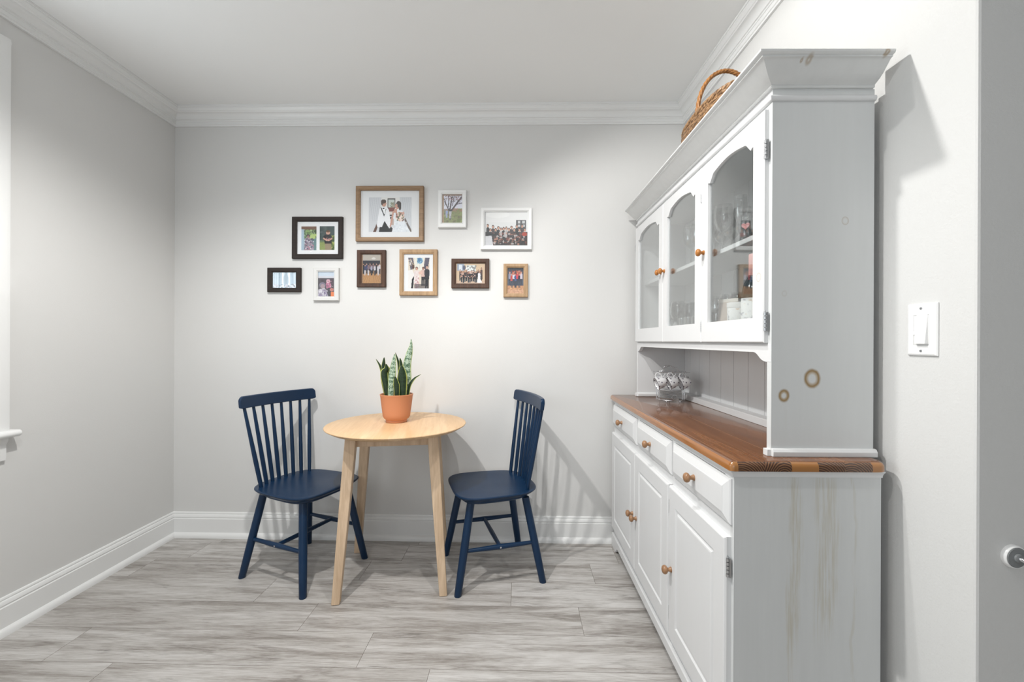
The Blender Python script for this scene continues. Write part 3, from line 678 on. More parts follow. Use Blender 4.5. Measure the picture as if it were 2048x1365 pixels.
# ------------------------------------------------------------------ snake plant
PC = Vector((-.589, 2.200, .7453))
pl_ = thing('potted_snake_plant', 'snake plant with banded upright leaves in ribbed terracotta pot on the table', 'potted plant', PC)
m = MB(); n = 128; R = []
prof = [(.0005, .0), (.050, 0), (.053, .002), (.053, .008), (.0515, .010), (.0535, .013), (.062, .020), (.067, .030), (.069, .045), (.0745, .085), (.0795, .128), (.0815, .134), (.083, .1385), (.083, .1415), (.0805, .1425), (.078, .1405), (.0765, .128), (.0755, .118), (.0005, .118)]
for i, (r_, z) in enumerate(prof):
    rib = .0007 if 7 <= i <= 10 else 0
    R.append([Vector(((r_+rib*(1 if k % 2 else -1))*math.cos(2*PI*k/n), (r_+rib*(1 if k % 2 else -1))*math.sin(2*PI*k/n), z)) for k in range(n)])
m.loft(R); m.build('pot', M_pot, pl_, smooth=60)
m = MB(); m.lathe([(.0005, .112), (.0745, .112), (.0752, .121), (.04, .124), (.0005, .126)], n=32); m.build('soil', M_soil, pl_)
def leaf(pts, width, mat, dY=0.0, twist=(0, 0), thick=.0022, lean=0.0, t0=.5, ex=1.7):
    """pts in the zoomed crop of the photo, base to tip"""
    P = []
    n0 = len(pts)
    for i, (zx, zy) in enumerate(pts):
        px, py = 630+zx/5.459, 660+zy/5.459; P.append(at(px, py, PC.y+dY+lean*i/(n0-1))-PC)
    P[0].z = .119
    P[0].x = max(-.06, min(.06, P[0].x))
    Q = []; nn = 26
    for j in range(nn):                      # Catmull-Rom
        t = j/(nn-1)*(n0-1); i = min(int(t), n0-2); u = t-i; p0, p1, p2, p3 = P[max(0, i-1)], P[i], P[i+1], P[min(n0-1, i+2)]
        Q.append(.5*((2*p1)+(-p0+p2)*u+(2*p0-5*p1+4*p2-p3)*u*u+(-p0+3*p1-3*p2+p3)*u**3))
    bm = bmesh.new(); uvl = bm.loops.layers.uv.new('UVMap'); rows = []; K = 8
    for j, q in enumerate(Q):
        t = j/(nn-1); tg = (Q[min(nn-1, j+1)]-Q[max(0, j-1)]).normalized()
        wv = width*.66*( .62+.38*math.sin(min(1, t/.55)*PI/2) )*(1-max(0, (t-t0)/(1-t0))**ex)**.85+.0005
        ang = twist[0]+(twist[1]-twist[0])*t; sd = Vector((math.cos(ang), math.sin(ang), 0)); sd = (sd-tg*sd.dot(tg)).normalized(); nr = tg.cross(sd)
        row = []
        for k in range(K+1):
            s_ = -1+2*k/K; row.append((q+sd*wv*s_+nr*(abs(s_)**1.6)*wv*.38-nr*thick*0, s_, t, nr))
        rows.append(row)
    fr = [[bm.verts.new(v[0]) for v in row] for row in rows]; bk = [[bm.verts.new(v[0]-v[3]*thick*(1-.6*abs(v[1]))*(1-.7*v[2])) for v in row] for row in rows]
    def fc(a, uvs):
        f = bm.faces.new(a)
        for lp, u_ in zip(f.loops, uvs): lp[uvl].uv = u_
        f.smooth = True
    for j in range(nn-1):
        for k in range(K):
            u4 = [(k/K, j/(nn-1)), ((k+1)/K, j/(nn-1)), ((k+1)/K, (j+1)/(nn-1)), (k/K, (j+1)/(nn-1))]
            fc([fr[j][k], fr[j][k+1], fr[j+1][k+1], fr[j+1][k]], u4); fc([bk[j][k], bk[j+1][k], bk[j+1][k+1], bk[j][k+1]], [u4[0], u4[3], u4[2], u4[1]])
        for k, e in ((0, 0), (K, 1)): fc([fr[j][k], bk[j][k], bk[j+1][k], fr[j+1][k]], [(e, j/(nn-1))]*4)
    bmesh.ops.recalc_face_normals(bm, faces=bm.faces)
    me = bpy.data.meshes.new('leaf'); bm.to_mesh(me); bm.free(); me.materials.append(mat); o = bpy.data.objects.new('leaf', me); COL.objects.link(o); o.parent = pl_
    return o
leaf([(770, 720), (745, 520), (715, 400), (665, 318)], .011, M_leafd, .03, (.3, 1.0))
leaf([(775, 720), (748, 560), (745, 430), (755, 300)], .021, M_leafd, .025, (0, .3))
leaf([(790, 720), (768, 600), (755, 480), (780, 430), (775, 372)], .028, M_leafd, -.02, (-.1, .5))
leaf([(805, 720), (795, 560), (790, 440), (765, 390)], .026, M_leafd, -.005, (.1, .2))
leaf([(822, 722), (832, 560), (845, 430), (870, 262)], .030, M_leafl, -.035, (0, -.3))['label'] = 'pale banded leaf'
leaf([(940, 720), (925, 520), (915, 370), (878, 248)], .012, M_leafd, .035, (.2, .9))
leaf([(915, 720), (930, 560), (938, 400), (928, 308)], .017, M_leafd, .02, (0, .2))
leaf([(955, 722), (950, 600), (948, 480), (945, 388)], .038, M_leafd, -.035, (0, .1))
leaf([(985, 720), (1008, 560), (1000, 400), (1030, 250), (1048, 180), (1050, 100)], .033, M_leafl, .005, (-.2, .2), t0=.40, ex=.95)['label'] = 'tall pale banded leaf'
leaf([(895, 722), (890, 640), (885, 580), (872, 508)], .023, M_leafd, -.045, (0, .3))
leaf([(1008, 722), (1028, 610), (1080, 530), (1158, 486)], .017, M_leafd, -.01, (-.5, -.9))

# ------------------------------------------------------------------ sideboard (base of the hutch); x' = depth to the wall, y' = away from the camera
HO = Vector((.577, 1.115, 0)); HR = -.0067
def Hp(x, y, z): return Matrix.Translation(HO) @ Matrix.Rotation(HR, 4, 'Z') @ Vector((x, y, z))
L, D = 1.335, .380
M_cab = cabinet_paint('cabinet_paint', plane='YZ', amount=.03, base=(.715, .72, .725))
M_side = cabinet_paint('sideboard_side_paint_shaded', (), ((.155, .30, .80, .022, .60), (.235, .34, .80, .040, .55), (.15, .0, .42, .012, .3), (.31, .0, .8, .006, .35)), base=(.665, .68, .68), amount=.12)  # base greyer than the front: partly paint, partly end-face shade put in
sb = thing('sideboard', 'long white three-door sideboard with brown wooden countertop on the right', 'sideboard', HO, HR)
m = MB(); m.box(0, D, 0, .018, .02, .829); m.build('side_panel', M_side, sb, bevel=.0008)['label'] = 'white end panel, partly greyed for its shade, with faint brown stains'
m = MB(); m.box(0, D-.018, L-.018, L, .02, .829); m.build('side_panel', M_cab, sb, bevel=.0008)
m = MB(); m.box(D-.006, D, .018, L-.018, .05, .829); m.box(.02, D-.006, .018, L-.018, .075, .09); m.build('back_panel', M_cab, sb)
DV = [(.006, .409), (.428, .843), (.868, 1.325)]               # drawers and doors along y'
m = MB(); m.box(.0005, .018, .018, L-.018, .803, .829); m.box(.0005, .018, .018, L-.018, .640, .682); m.box(.0005, .018, .018, L-.018, .06, .124)
for y in (.018, .404, .84, L-.046): m.box(.0004, .0175, y, y+.028, .06, .829)
m.build('face_frame', M_cab, sb, bevel=.0006)
# plinth with bracket feet: outline in the y-z plane
pf = [(-.012, 0), (.085, 0), (.092, .012), (.104, .010), (.112, .026), (.135, .036)]
pf += [(L+.012-a, b) for a, b in [(.147, .036), (.124, .026), (.116, .010), (.104, .012), (.097, 0), (0.013, 0)]]
pf += [(L-.001, .070), (L-.001, .074), (-.012, .074)]
m = MB(); m.prism([(-.014, y, z) for y, z in pf], (.0138, 0, 0)); m.build('plinth', M_cab, sb, smooth=0, bevel=.002)
m = MB(); m.prism([(-.0138, -.012, z) for z in (0,)]+[(D-.02, -.012, 0), (D-.02, -.012, .074), (-.0138, -.012, .074)], (0, .0118, 0)); m.build('plinth', M_cab, sb, bevel=.002)
# moulding under the top
cove = [(0, .811), (.004, .811), (.005, .816), (.008, .822), (.013, .8262), (.013, .829), (0, .829)]
m = MB(); sweep(m, cove, [(.0, L), (0, 0), (D, 0)], -1); m.build('cove_moulding', M_cab, sb, smooth=40)
# countertop with rounded edge
x0, x1, y0, y1 = -.020, .386, -.022, L+.024
def rrect(ins, z, rc=.012):
    pts = []
    for cx_, cy_, a0, rr_ in ((x0+rc, y0+rc, PI, rc), (x1-.03, y0+.03, 1.5*PI, .03), (x1-rc, y1-rc, 0, rc), (x0+rc, y1-rc, .5*PI, rc)):
        for k in range(7):
            a = a0+k/6*PI/2; pts.append(Vector((cx_+(rr_-ins)*math.cos(a), cy_+(rr_-ins)*math.sin(a), z)))
    return pts
m = MB(); m.loft([rrect(.004, .829), rrect(.0, .8305), rrect(0, .842), rrect(.0015, .847), rrect(.005, .8515), rrect(.010, .8545), rrect(.0115, .855)]); m.build('countertop', M_counter, sb, smooth=50)
def knob(parent, y, z, x=-.018, mat=None, s=1.0):
    m = MB(); M = Matrix.Translation((x, y, z)) @ Matrix.Rotation(-PI/2, 4, 'Y')
    m.lathe([(.0003, 0), (.0095*s, 0), (.0095*s, .002*s), (.0075*s, .005*s), (.0060*s, .010*s), (.0072*s, .013*s), (.0125*s, .0165*s), (.0150*s, .021*s), (.0148*s, .0255*s), (.0118*s, .030*s), (.006*s, .0325*s), (.0003, .033*s)], n=24, mat=M)
    return m.build('knob', mat or M_knob, parent, smooth=60)
def hinge(parent, y, z, x=-.006, h=.05):
    m = MB(); m.box(x-.0006, x+.004, y-.0048, y+.0048, z-h/2, z+h/2)
    for k in range(5):
        zc = z-h/2+h*(k+.5)/5; m.lathe([(.0003, -h*.08), (.0040, -h*.08), (.0040, h*.08), (.0003, h*.08)], n=12, mat=Matrix.Translation((x-.003, y, zc)))
    m.lathe([(.0003, -.0025), (.0028, -.0025), (.0018, .0025), (.0003, .0025)], n=10, mat=Matrix.Translation((x-.003, y, z+h/2+.0025)))
    return m.build('hinge', M_steel, parent, smooth=50)
for i, (a, b) in enumerate(DV):
    m = MB(); rings_panel(m, a, b, .682, .802, [(0, -.0002), (0, .0045), (.003, .0075), (.024, .0155), (.0245, .0165), (.027, .017)])
    d = m.build('drawer', M_cab, sb, smooth=0); knob(d, (a+b)/2+(-.0 if i else .0), .742, -.0168)
DD = [(.012, .421), (.430, .8575), (.8605, 1.322)]
for i, (a, b) in enumerate(DD):
    m = MB(); rings_panel(m, a, b, .112, .648, [(0, -.0002), (0, .012), (.003, .0165), (.006, .018), (.062, .018), (.066, .0125), (.073, .0115), (.078, .0165), (.082, .0175)])
    d = m.build('door', M_cab, sb, smooth=0)
    ky = (b-.028, b-.030, a+.026)[i]; kz = (.300, .352, .3600)[i]; kz = .36
    knob(d, ky, kz, -.018)
    hy = (a-.0035, a-.0035, b+.003)[i]
    for z in (.19, .57): hinge(d, hy, z, -.008)

# ------------------------------------------------------------------ display cabinet standing on the sideboard
ux0, ux1, uy0, uy1, uz0 = .116, .388, .035, 1.300, .8552
M_upside = cabinet_paint('cabinet_side_paint_shaded', ((.225, 1.063, .0175, .0075, 1.0), (.150, 1.017, .0110, .0065, 1.0), (.311, 1.485, .0085, .002, .35), (.150, 1.29, .006, .0025, .12)), ((.150, .90, .99, .004, .4),), base=(.665, .68, .68), amount=.07)  # real knots; the greyer base also carries shade of the end face
M_door3 = cabinet_paint('door_paint_knot', ((.073, 1.339, .010, .0025, .42),), plane='YZ', amount=.03, base=(.715, .72, .725))
dc = thing('display_cabinet', 'white glazed cabinet with three arched glass doors standing on the sideboard', 'cabinet', HO, HR)
m = MB(); m.box(ux0, ux1, uy0, uy0+.020, uz0, 1.8375); m.build('side_panel', M_upside, dc, bevel=.0008)['label'] = 'end panel with two brown knot rings'
m = MB(); m.box(ux0, ux1, uy1-.020, uy1, uz0, 1.8375); m.build('side_panel', M_cab, dc, bevel=.0008)
m = MB(); xb = ux1-.012; yy = uy0+.020
while yy < uy1-.021:
    y2 = min(yy+.115, uy1-.020); m.box(xb, ux1-.001, yy+.0012, y2-.0012, uz0+.0, 1.83); yy = y2
m.box(xb+.003, ux1-.0005, uy0+.02, uy1-.02, uz0, 1.83); m.build('back_panel', M_cab, dc, bevel=.0008)
m = MB(); m.box(.329, xb, uy0+.020, uy1-.020, uz0, .8825); m.build('ledge', M_cab, dc, bevel=.0015)
m = MB(); m.box(ux0+.002, xb, uy0+.02, uy1-.02, 1.150, 1.168); m.build('bottom_board', M_cab, dc, bevel=.001)
m = MB(); m.box(ux0+.036, xb, uy0+.02, uy1-.02, 1.470, 1.486); m.build('shelf', M_cab, dc, bevel=.002)
m = MB(); m.box(ux0+.002, xb, uy0+.02, uy1-.02, 1.812, 1.83); m.build('top_board', M_cab, dc, bevel=.001)
m = MB(); m.box(ux0+.0005, ux0+.0175, uy0+.0005, uy1-.0005, 1.786, 1.8375)
for y in (uy0+.0005, .436-.012, .852-.01, uy1-.0255): m.box(ux0+.0006, ux0+.018, y, y+.024, 1.156, 1.80)
m.build('face_frame', M_cab, dc, bevel=.0006)
# valance: y-z outline with curved brackets at both ends
bl = [(0, 1.106), (.028, 1.106), (.040, 1.1085), (.052, 1.114), (.063, 1.122), (.074, 1.1285), (.085, 1.131)]
v = [(uy0+.0003+a, b) for a, b in bl]+[(uy1-.0003-a, b) for a, b in bl[::-1]]+[(uy1-.0003, 1.1545), (uy0+.0003, 1.1545)]
m = MB(); m.prism([(ux0-.0006, y, z) for y, z in v], (.0165, 0, 0)); m.build('valance', M_cab, dc, smooth=0, bevel=.001)
# bottom moulding
bm_ = [(0, uz0), (.009, uz0), (.0105, uz0+.003), (.0105, uz0+.013), (.006, uz0+.0205), (0, uz0+.0215)]
m = MB(); sweep(m, bm_, [(ux0, uy0), (ux1+.004, uy0)], -1); m.box(ux0-.010, ux0+.02, uy0-.0005, uy0+.0195, uz0+.0001, uz0+.018); m.build('base_moulding', M_cab, dc, smooth=30, bevel=.001)
m = MB(); sweep(m, bm_, [(ux0, uy1-.019), (ux1-.02, uy1-.019)], -1); m.box(ux0-.010, ux0+.018, uy1-.0195, uy1-.001, uz0+.0001, uz0+.018)
m.build('base_moulding', M_cab, dc, smooth=30, bevel=.001)
# cornice
M_corn = cabinet_paint('cornice_paint', ((.176, 1.880, .0045, .006, .45), (.158, 1.879, .002, .003, .5), (.362, 1.8905, .004, .005, .6)), base=(.74, .75, .745), amount=.10)
cn = [(0, 1.837), (.006, 1.837), (.008, 1.840), (.007, 1.844), (.011, 1.846), (.016, 1.8485), (.024, 1.8525), (.034, 1.860), (.044, 1.870), (.053, 1.8795), (.058, 1.883), (.062, 1.8835), (.062, 1.887), (.068, 1.889), (.071, 1.892), (.071, 1.8965), (.066, 1.899), (0, 1.899)]
m = MB(); sweep(m, cn, [(ux0, uy1), (ux0, uy0), (ux1-.006, uy0)], -1); m.build('cornice', M_corn, dc, smooth=30)
bd = [(0, 1.804), (.004, 1.804), (.0075, 1.807), (.0085, 1.8115), (.0075, 1.816), (.004, 1.819), (0, 1.819)]
m = MB(); sweep(m, bd, [(ux0, uy1), (ux0, uy0), (ux1, uy0)], -1); m.build('bead_moulding', M_cab, dc, smooth=50)
# three glazed doors with cathedral arches
UD = [(.050, .4395), (.4425, .843), (.8455, 1.288)]
dz0, dz1, st = 1.158, 1.790, .052
for i, (a, b) in enumerate(UD):
    ya, yb_ = a+st, b-st; zc, zp = 1.712, 1.748; cy = (ya+yb_)/2; hw = (yb_-ya)/2
    arch = []
    for k in range(41):
        s_ = -1+2*k/40; e = 1-abs(s_)
        if e < .10: z = zc
        elif e < .32: q = (e-.10)/.22; z = zc+(.024)*(q*q*(3-2*q))
        else: q = (e-.32)/.68; z = zc+.024+(zp-zc-.024)*math.sin(q*PI/2)
        if .085 < e < .13: z -= .004
        arch.append((cy+s_*hw, z))
    m = MB(); xf, xk = ux0-.0135, ux0-.0002
    inner = [(ya, 1.228), (yb_, 1.228)]+[(y, z) for y, z in arch[::-1]]
    outer = [(a, dz0), (b, dz0)]+[(a+(b-a)*(1-k/40), dz1) for k in range(41)]
    n = len(inner)
    def vr(pts, x, g=0): return [m.bm.verts.new((x, y, z)) for y, z in pts]
    fo = vr([(min(max(y, a+.003), b-.003), min(max(z, dz0+.003), dz1-.003)) for y, z in outer], xf); fm = vr(outer, xf+.003); bo = vr(outer, xk)
    fi = vr(inner, xf); bi = vr(inner, xk)
    for k in range(n):
        j = (k+1) % n
        for q1, q2 in ((fi, fo), (fo, fm), (fm, bo), (bo, bi), (bi, fi)): m.face([q1[k], q1[j], q2[j], q2[k]])
    d = m.build('door', M_door3 if i == 0 else M_cab, dc, smooth=30, dbl=False)
    m = MB(); m.box(ux0-.0055, ux0-.0030, ya-.004, yb_+.004, 1.224, 1.7485)
    # trim the pane to sit behind the arch
    m.build('glass_pane', M_pane, d)
    ky = (b-.021, b-.021, a+.021)[i]; knob(d, ky, 1.478, ux0-.0135, M_knobo, .88)
    hy = (a-.0035, a-.0015, b+.0015)[i]
    for z in (1.215, 1.68): hinge(d, hy, z, ux0-.008, .052 if i == 0 else .035)

# ------------------------------------------------------------------ cup rack, cups and saucers on the countertop
RC = Hp(.225, 1.085, .855); RZ = HR
def cuppaint():
    k = NT('cup_porcelain'); v = k.co(); vo = k.n('ShaderNodeTexVoronoi'); vo.inputs['Scale'].default_value = 70; k.l(v, vo.inputs['Vector'])
    f = k.math('LESS_THAN', vo.outputs[0], .29); g = k.math('LESS_THAN', vo.outputs[0], .12)
    c = k.mix(f, (.72, .72, .73), (.16, .15, .19)); c = k.mix(g, c, (.45, .32, .38)); return k.fin(c, .18)
M_cup = cuppaint(); M_sauc = plain('saucer_porcelain', (.74, .74, .75), .18); M_cupdark = plain('cup_rim', (.08, .07, .08), .25)
rk = thing('cup_rack', 'chrome wire cup rack standing on the far end of the countertop', 'cup rack', RC, RZ)
m = MB(); wr_ = .0022
m.tube([(.064*math.cos(2*PI*k/40), .064*math.sin(2*PI*k/40), .012) for k in range(40)], wr_, 8, True)
for a in (.4, 1.25, 2.2, 4.1, 5.2): m.tube([(.060*math.cos(a), .060*math.sin(a), .012), (.064*math.cos(a), .064*math.sin(a), .0055), (.063*math.cos(a), .063*math.sin(a), .0024)], wr_, 8)
m.build('base_ring', M_chrome, rk, smooth=60)
m = MB()
for sx in (-1, 1):
    for dx in (0, .009): m.tube([(sx*(.0715-dx), -.008, .010), (sx*(.0715-dx), -.008, .08), (sx*(.068-dx), 0, .125), (sx*(.056-dx), 0, .150), (sx*(.030), 0, .172), (0, 0, .181)], .0019, 8)
m.build('upright', M_chrome, rk, smooth=60)
m = MB(); m.tube([(-.012+.02*math.cos(PI*k/10), 0, .172+.012*math.sin(PI*k/10)) for k in range(11)], .0018, 8)
m.tube([(-.075, -.040, .150), (.085, -.040, .150)], .0018, 8); m.tube([(-.075, .040, .150), (.085, .040, .150)], .0018, 8)
for x in (-.066, .066): m.tube([(x, -.040, .150), (x, .040, .150)], .0018, 8)
m.build('hook_bar', M_chrome, rk, smooth=60)
m = MB()
for k in range(5): m.tube([(.022*math.cos(q)*.6+.0, -.0615-.001*k, .028+.010*math.sin(q)) for q in [2*PI*j/16 for j in range(16)]], .0014, 6, True) if k == 0 else None
m.build('loop_ornament', M_chrome, rk, smooth=60)
def make_cup(label):
    t = thing('teacup', label, 'cup', group='teacups hanging on the cup rack')
    m = MB(); m.lathe([(.0003, 0), (.014, 0), (.0155, .002), (.0185, .006), (.0225, .020), (.0255, .036), (.0275, .044), (.0262, .044), (.0240, .036), (.0205, .018), (.0165, .007), (.0003, .005)], n=32)
    m.build('bowl', M_cup, t, smooth=60)
    m = MB(); m.tube([(0, .0270*math.cos(2*PI*k/32), .044) if False else (.0270*math.cos(2*PI*k/32), .0270*math.sin(2*PI*k/32), .0442) for k in range(32)], .0009, 6, True); m.build('rim_line', M_cupdark, t, smooth=60)
    m = MB(); m.tube([(0, .0235, .034), (0, .036, .038), (0, .045, .030), (0, .043, .018), (0, .032, .012), (0, .0195, .013)], [.0024, .0022, .0022, .0022, .0022, .0024], 8); m.build('handle', M_cup, t, smooth=60)
    return t
base_cup = None
cupl = ['floral cup on the front row of the rack, nearest the open room', 'floral cup in the middle of the rack front row', 'floral cup at the wall end of the rack front row',
        'cup on the rear row of the rack, nearest the open room', 'cup in the middle of the rack rear row', 'cup on the rear row of the rack with its open rim facing the back panel']
for i in range(6):
    row = i//3; k = i % 3
    t = make_cup(cupl[i]) if i == 0 else copy_tree(base_cup)
    if i == 0: base_cup = t
    t['label'] = cupl[i]
    # lying on its side: mouth towards -x (front row) or +x (rear row), handle up on the bar
    sgn = -1 if row == 0 else 1
    X = Matrix.Identity(3)
    zax = Vector((sgn*.93, 0, -.30 if row == 0 else -.25)).normalized(); yax = Vector((0, 0, 1)); yax = (yax-zax*yax.dot(zax)).normalized(); xax = yax.cross(zax)
    Rm = Matrix((xax, yax, zax)).transposed().to_4x4()
    base_ = Vector(((-.030+.0600*k-.006) if row == 0 else (-.062+.0560*k), -.044 if row == 0 else .046, .108))
    t.matrix_world = Matrix.Translation(RC) @ Matrix.Rotation(RZ, 4, 'Z') @ Matrix.Translation(base_) @ Rm @ Matrix.Scale(1.16, 4)
sauc = None
for i in range(6):
    if i == 0:
        m = MB(); m.lathe([(.0003, 0), (.026, 0), (.028, .0015), (.044, .0035), (.0565, .0060), (.0572, .0072), (.044, .0054), (.026, .0035), (.0003, .0032)], n=40); sauc = s_ = m.build('saucer', M_sauc, smooth=60)
    else: s_ = sauc.copy(); COL.objects.link(s_)
    s_.location = RC+Vector((0, 0, .0146+.0072*i)); s_.rotation_euler = (0, 0, i*.9)
    tag(s_, ['lowest saucer in the stack inside the cup rack', 'second saucer from the bottom of the stack in the cup rack', 'third saucer from the bottom of the stack in the cup rack', 'third saucer from the top of the stack in the cup rack', 'second saucer from the top of the stack in the cup rack', 'topmost saucer in the stack inside the cup rack'][i], 'saucer', 'saucers stacked in the cup rack')

# ------------------------------------------------------------------ wicker basket on top of the cabinet
BC = Vector((.826, 1.665, 1.8302)); bk = thing('wicker_basket', 'brown wicker basket with tall arched handle on top of the display cabinet', 'basket', BC)
ax_, ay_ = .124, .245
def ov(k, z):   # scale of the oval with height
    f = .78+.25*math.sin(min(1, z/.205)*PI*.74); return ax_*f*.98, ay_*f
HB = .205
def sq(th): return (abs(math.cos(th))**2.7+abs(math.sin(th))**2.7)**(-1/2.7)
m = MB()
for rw in range(20):
    z = .006+rw*(HB-.012)/19; a, b = ov(0, z); pts = []
    for k in range(96):
        th = 2*PI*k/96; w_ = 1+.020*math.sin(th*16+(PI if rw % 2 else 0)); q = sq(th)*w_; pts.append((a*q*math.cos(th), b*q*math.sin(th), z))
    m.tube(pts, .0052, 6, True)
m.build('woven_body', M_wick, bk, smooth=60)
m = MB()
for k in range(32):
    th = 2*PI*(k+.5)/32; m.tube([(ov(0, z)[0]*sq(th)*math.cos(th), ov(0, z)[1]*sq(th)*math.sin(th), z) for z in (.002, .03, .06, .09, .12, .16, HB)], .0034, 6)
m.lathe([(.0005, .001), (.8, .001), (.8, .006), (.0005, .006)], n=40, mat=Matrix.Diagonal((ax_, ay_, 1, 1))); m.build('stake', M_wick, bk, smooth=60)
m = MB(); a, b = ov(0, HB)
for s_ in range(3):
    m.tube([((a+.006*math.cos(th*22+s_*2.1))*sq(th)*math.cos(th), (b+.006*math.cos(th*22+s_*2.1))*sq(th)*math.sin(th), HB+.003+.007*math.sin(th*22+s_*2.1)) for th in [2*PI*k/200 for k in range(200)]], .0055, 6, True)
m.build('rim', M_wick, bk, smooth=60)
m = MB(); a2 = a*.97
for s_ in range(4):
    pts = []
    for k in range(90):
        t = k/89; th = PI*t; c = Vector((-a2*math.cos(th), 0, HB-.03+.205*math.sin(th)**.80)); q = t*38+s_*PI/2
        rad = Vector((-math.cos(th), 0, math.sin(th))); pts.append(c+rad*.0040*math.cos(q)+Vector((0, 1, 0))*.0055*math.sin(q))
    m.tube(pts, .0044, 6)
m.build('handle', M_wickh, bk, smooth=60)

# ------------------------------------------------------------------ glassware and bottles behind the glass doors
zb, zs = 1.1682, 1.4862
def put(o, x, y, z, rz=0): o.location = Hp(x, y, z); o.rotation_euler = (0, 0, rz+HR); return o
def lathe_obj(name, prof, mat, n=28, parent=None): m = MB(); m.lathe(prof, n=n); return m.build(name, mat, parent, smooth=60)
def wall_prof(outer, th=.0012, floor=None):
    inner = [(max(.0006, r_-th), z) for r_, z in outer[::-1]]; return outer+inner
wineg = wall_prof([(.0005, .0), (.030, .0), (.030, .0015), (.006, .005), (.0035, .012), (.0035, .075), (.010, .082), (.026, .098), (.034, .122), (.034, .145), (.029, .180)][0:11], .0011)
wineg = [(.0005, 0), (.030, 0), (.030, .0015), (.006, .005), (.0035, .012), (.0035, .072), (.010, .080), (.026, .096), (.034, .120), (.034, .145), (.029, .178), (.028, .178), (.033, .145), (.033, .120), (.025, .098), (.009, .084), (.0005, .082)]
tumb = [(.0005, 0), (.027, 0), (.028, .002), (.033, .095), (.032, .095), (.0268, .006), (.0005, .005)]
GW = 'clear glasses behind the cabinet doors'
protoW = lathe_obj('wine_glass', wineg, M_gware); protoT = lathe_obj('drinking_glass', tumb, M_gware)
used = {'W': False, 'T': False}
def gl(kind, x, y, z, label):
    p = protoW if kind == 'W' else protoT
    if used[kind]: o = p.copy(); COL.objects.link(o)
    else: o = p; used[kind] = True
    put(o, x, y, z, random.uniform(0, 6)); tag(o, label, 'glass', GW)
for i, (x, y) in enumerate([(.185, .88), (.185, .955), (.185, 1.03), (.255, .92), (.255, 1.0)]):
    gl('W', x, y, zb, ['stemmed glass behind the left glass door, front row, nearest the middle door', 'stemmed glass behind the left glass door, middle of the front row', 'stemmed glass behind the left glass door, front row, furthest away', 'stemmed glass behind the left glass door, rear row, nearer one', 'stemmed glass behind the left glass door, rear row, further one'][i])
pos = ['nearest the right door', 'second from the right door', 'third from the right door', 'fourth from the right door', 'nearest the left door']
for i in range(5):
    gl('W', .200, .475+.073*i, zs, 'stemmed glass, front row, upper shelf, middle door, '+pos[i])
    gl('T', .175, .480+.072*i, zb, 'tumbler, front row, cabinet floor, middle door, '+pos[i])
for i in range(4):
    gl('W', .285, .505+.078*i, zs, 'stemmed glass, rear row, upper shelf, middle door, '+pos[i])
    gl('W', .270, .510+.075*i, zb, 'stemmed glass, rear row, cabinet floor, middle door, '+pos[i])
# right door: tall vase, bottles, jar, boxes
vase = lathe_obj('glass_vase', [(.0005, 0), (.030, 0), (.032, .003), (.026, .05), (.030, .10), (.044, .17), (.046, .22), (.036, .27), (.030, .30), (.029, .30), (.035, .27), (.045, .22), (.043, .17), (.029, .10), (.025, .05), (.028, .008), (.0005, .007)], M_gware)
put(vase, .255, .145, zs); tag(vase, 'tall curved clear glass vase on the upper shelf behind the right door', 'vase')
M_heartdark = plain('wine_red', (.10, .022, .03), .3); M_labelw = plain('label_paper', (.80, .79, .77), .6, noise=.1); M_tealp = plain('teal_plastic', (.05, .35, .38), .4)
M_darkliq = plain('dark_bottle_glass', (.02, .03, .03), .1); M_pinkcap = plain('pink_foil', (.70, .36, .34), .35)
def heart(mb, s, y=0):
    pts = []
    for k in range(24):
        t = 2*PI*k/24; pts.append((s*16*math.sin(t)**3/17, y, s*(13*math.cos(t)-5*math.cos(2*t)-2*math.cos(3*t)-math.cos(4*t))/17))
    mb.prism(pts, (0, .0012, 0))
hb = thing('heart_bottle', 'small dark bottle with a red heart on the upper shelf behind the right door', 'bottle', Hp(.185, .175, zs), -.9)
m = MB(); m.lathe([(.0005, 0), (.020, 0), (.021, .003), (.021, .035), (.010, .048), (.008, .052), (.008, .062), (.0005, .062)], n=24); m.build('body', M_darkliq, hb, smooth=50)
m = MB(); heart(m, .014, -.0225); o = m.build('heart_ornament', M_heartdark, hb); o.location = (0, 0, .058)
tg = thing('paper_tag', 'white barcode tag leaning on the upper shelf behind the right door', 'tag', Hp(.165, .120, zs), -1.0)
m = MB(); m.box(-.014, .014, -.0006, .0006, 0, .045); m.build('card', M_labelw, tg)
m = MB()
for k in range(4): m.box(-.010, .010, -.0010, -.0006, .010+.008*k, .012+.008*k+(.002 if k % 2 else 0))
m.build('printed_bars', M_black, tg)
def glass_orn(x, y, label):
    t = thing('glass_jar', label, 'jar', Hp(x, y, zs), -.8); m = MB(); m.lathe([(.0005, 0), (.022, 0), (.024, .003), (.026, .05), (.018, .062), (.018, .072), (.017, .072), (.017, .062), (.024, .05), (.022, .006), (.0005, .005)], n=24); m.build('body', M_gware, t, smooth=50)
    m = MB(); heart(m, .013, -.0275); o = m.build('heart_label', plain('pale_pink_red', (.62, .26, .26), .5), t); o.location = (0, 0, .040)
glass_orn(.175, .260, 'clear jar with a pink heart on the upper shelf behind the right door')
fl = lathe_obj('champagne_flute', [(.0005, 0), (.028, 0), (.028, .0015), (.005, .004), (.003, .01), (.003, .06), (.012, .075), (.022, .11), (.020, .165), (.019, .165), (.021, .11), (.011, .077), (.0005, .07)], M_gware); put(fl, .19, .335, zs); tag(fl, 'single stemmed glass on the upper shelf behind the right door, nearest the middle door', 'glass')
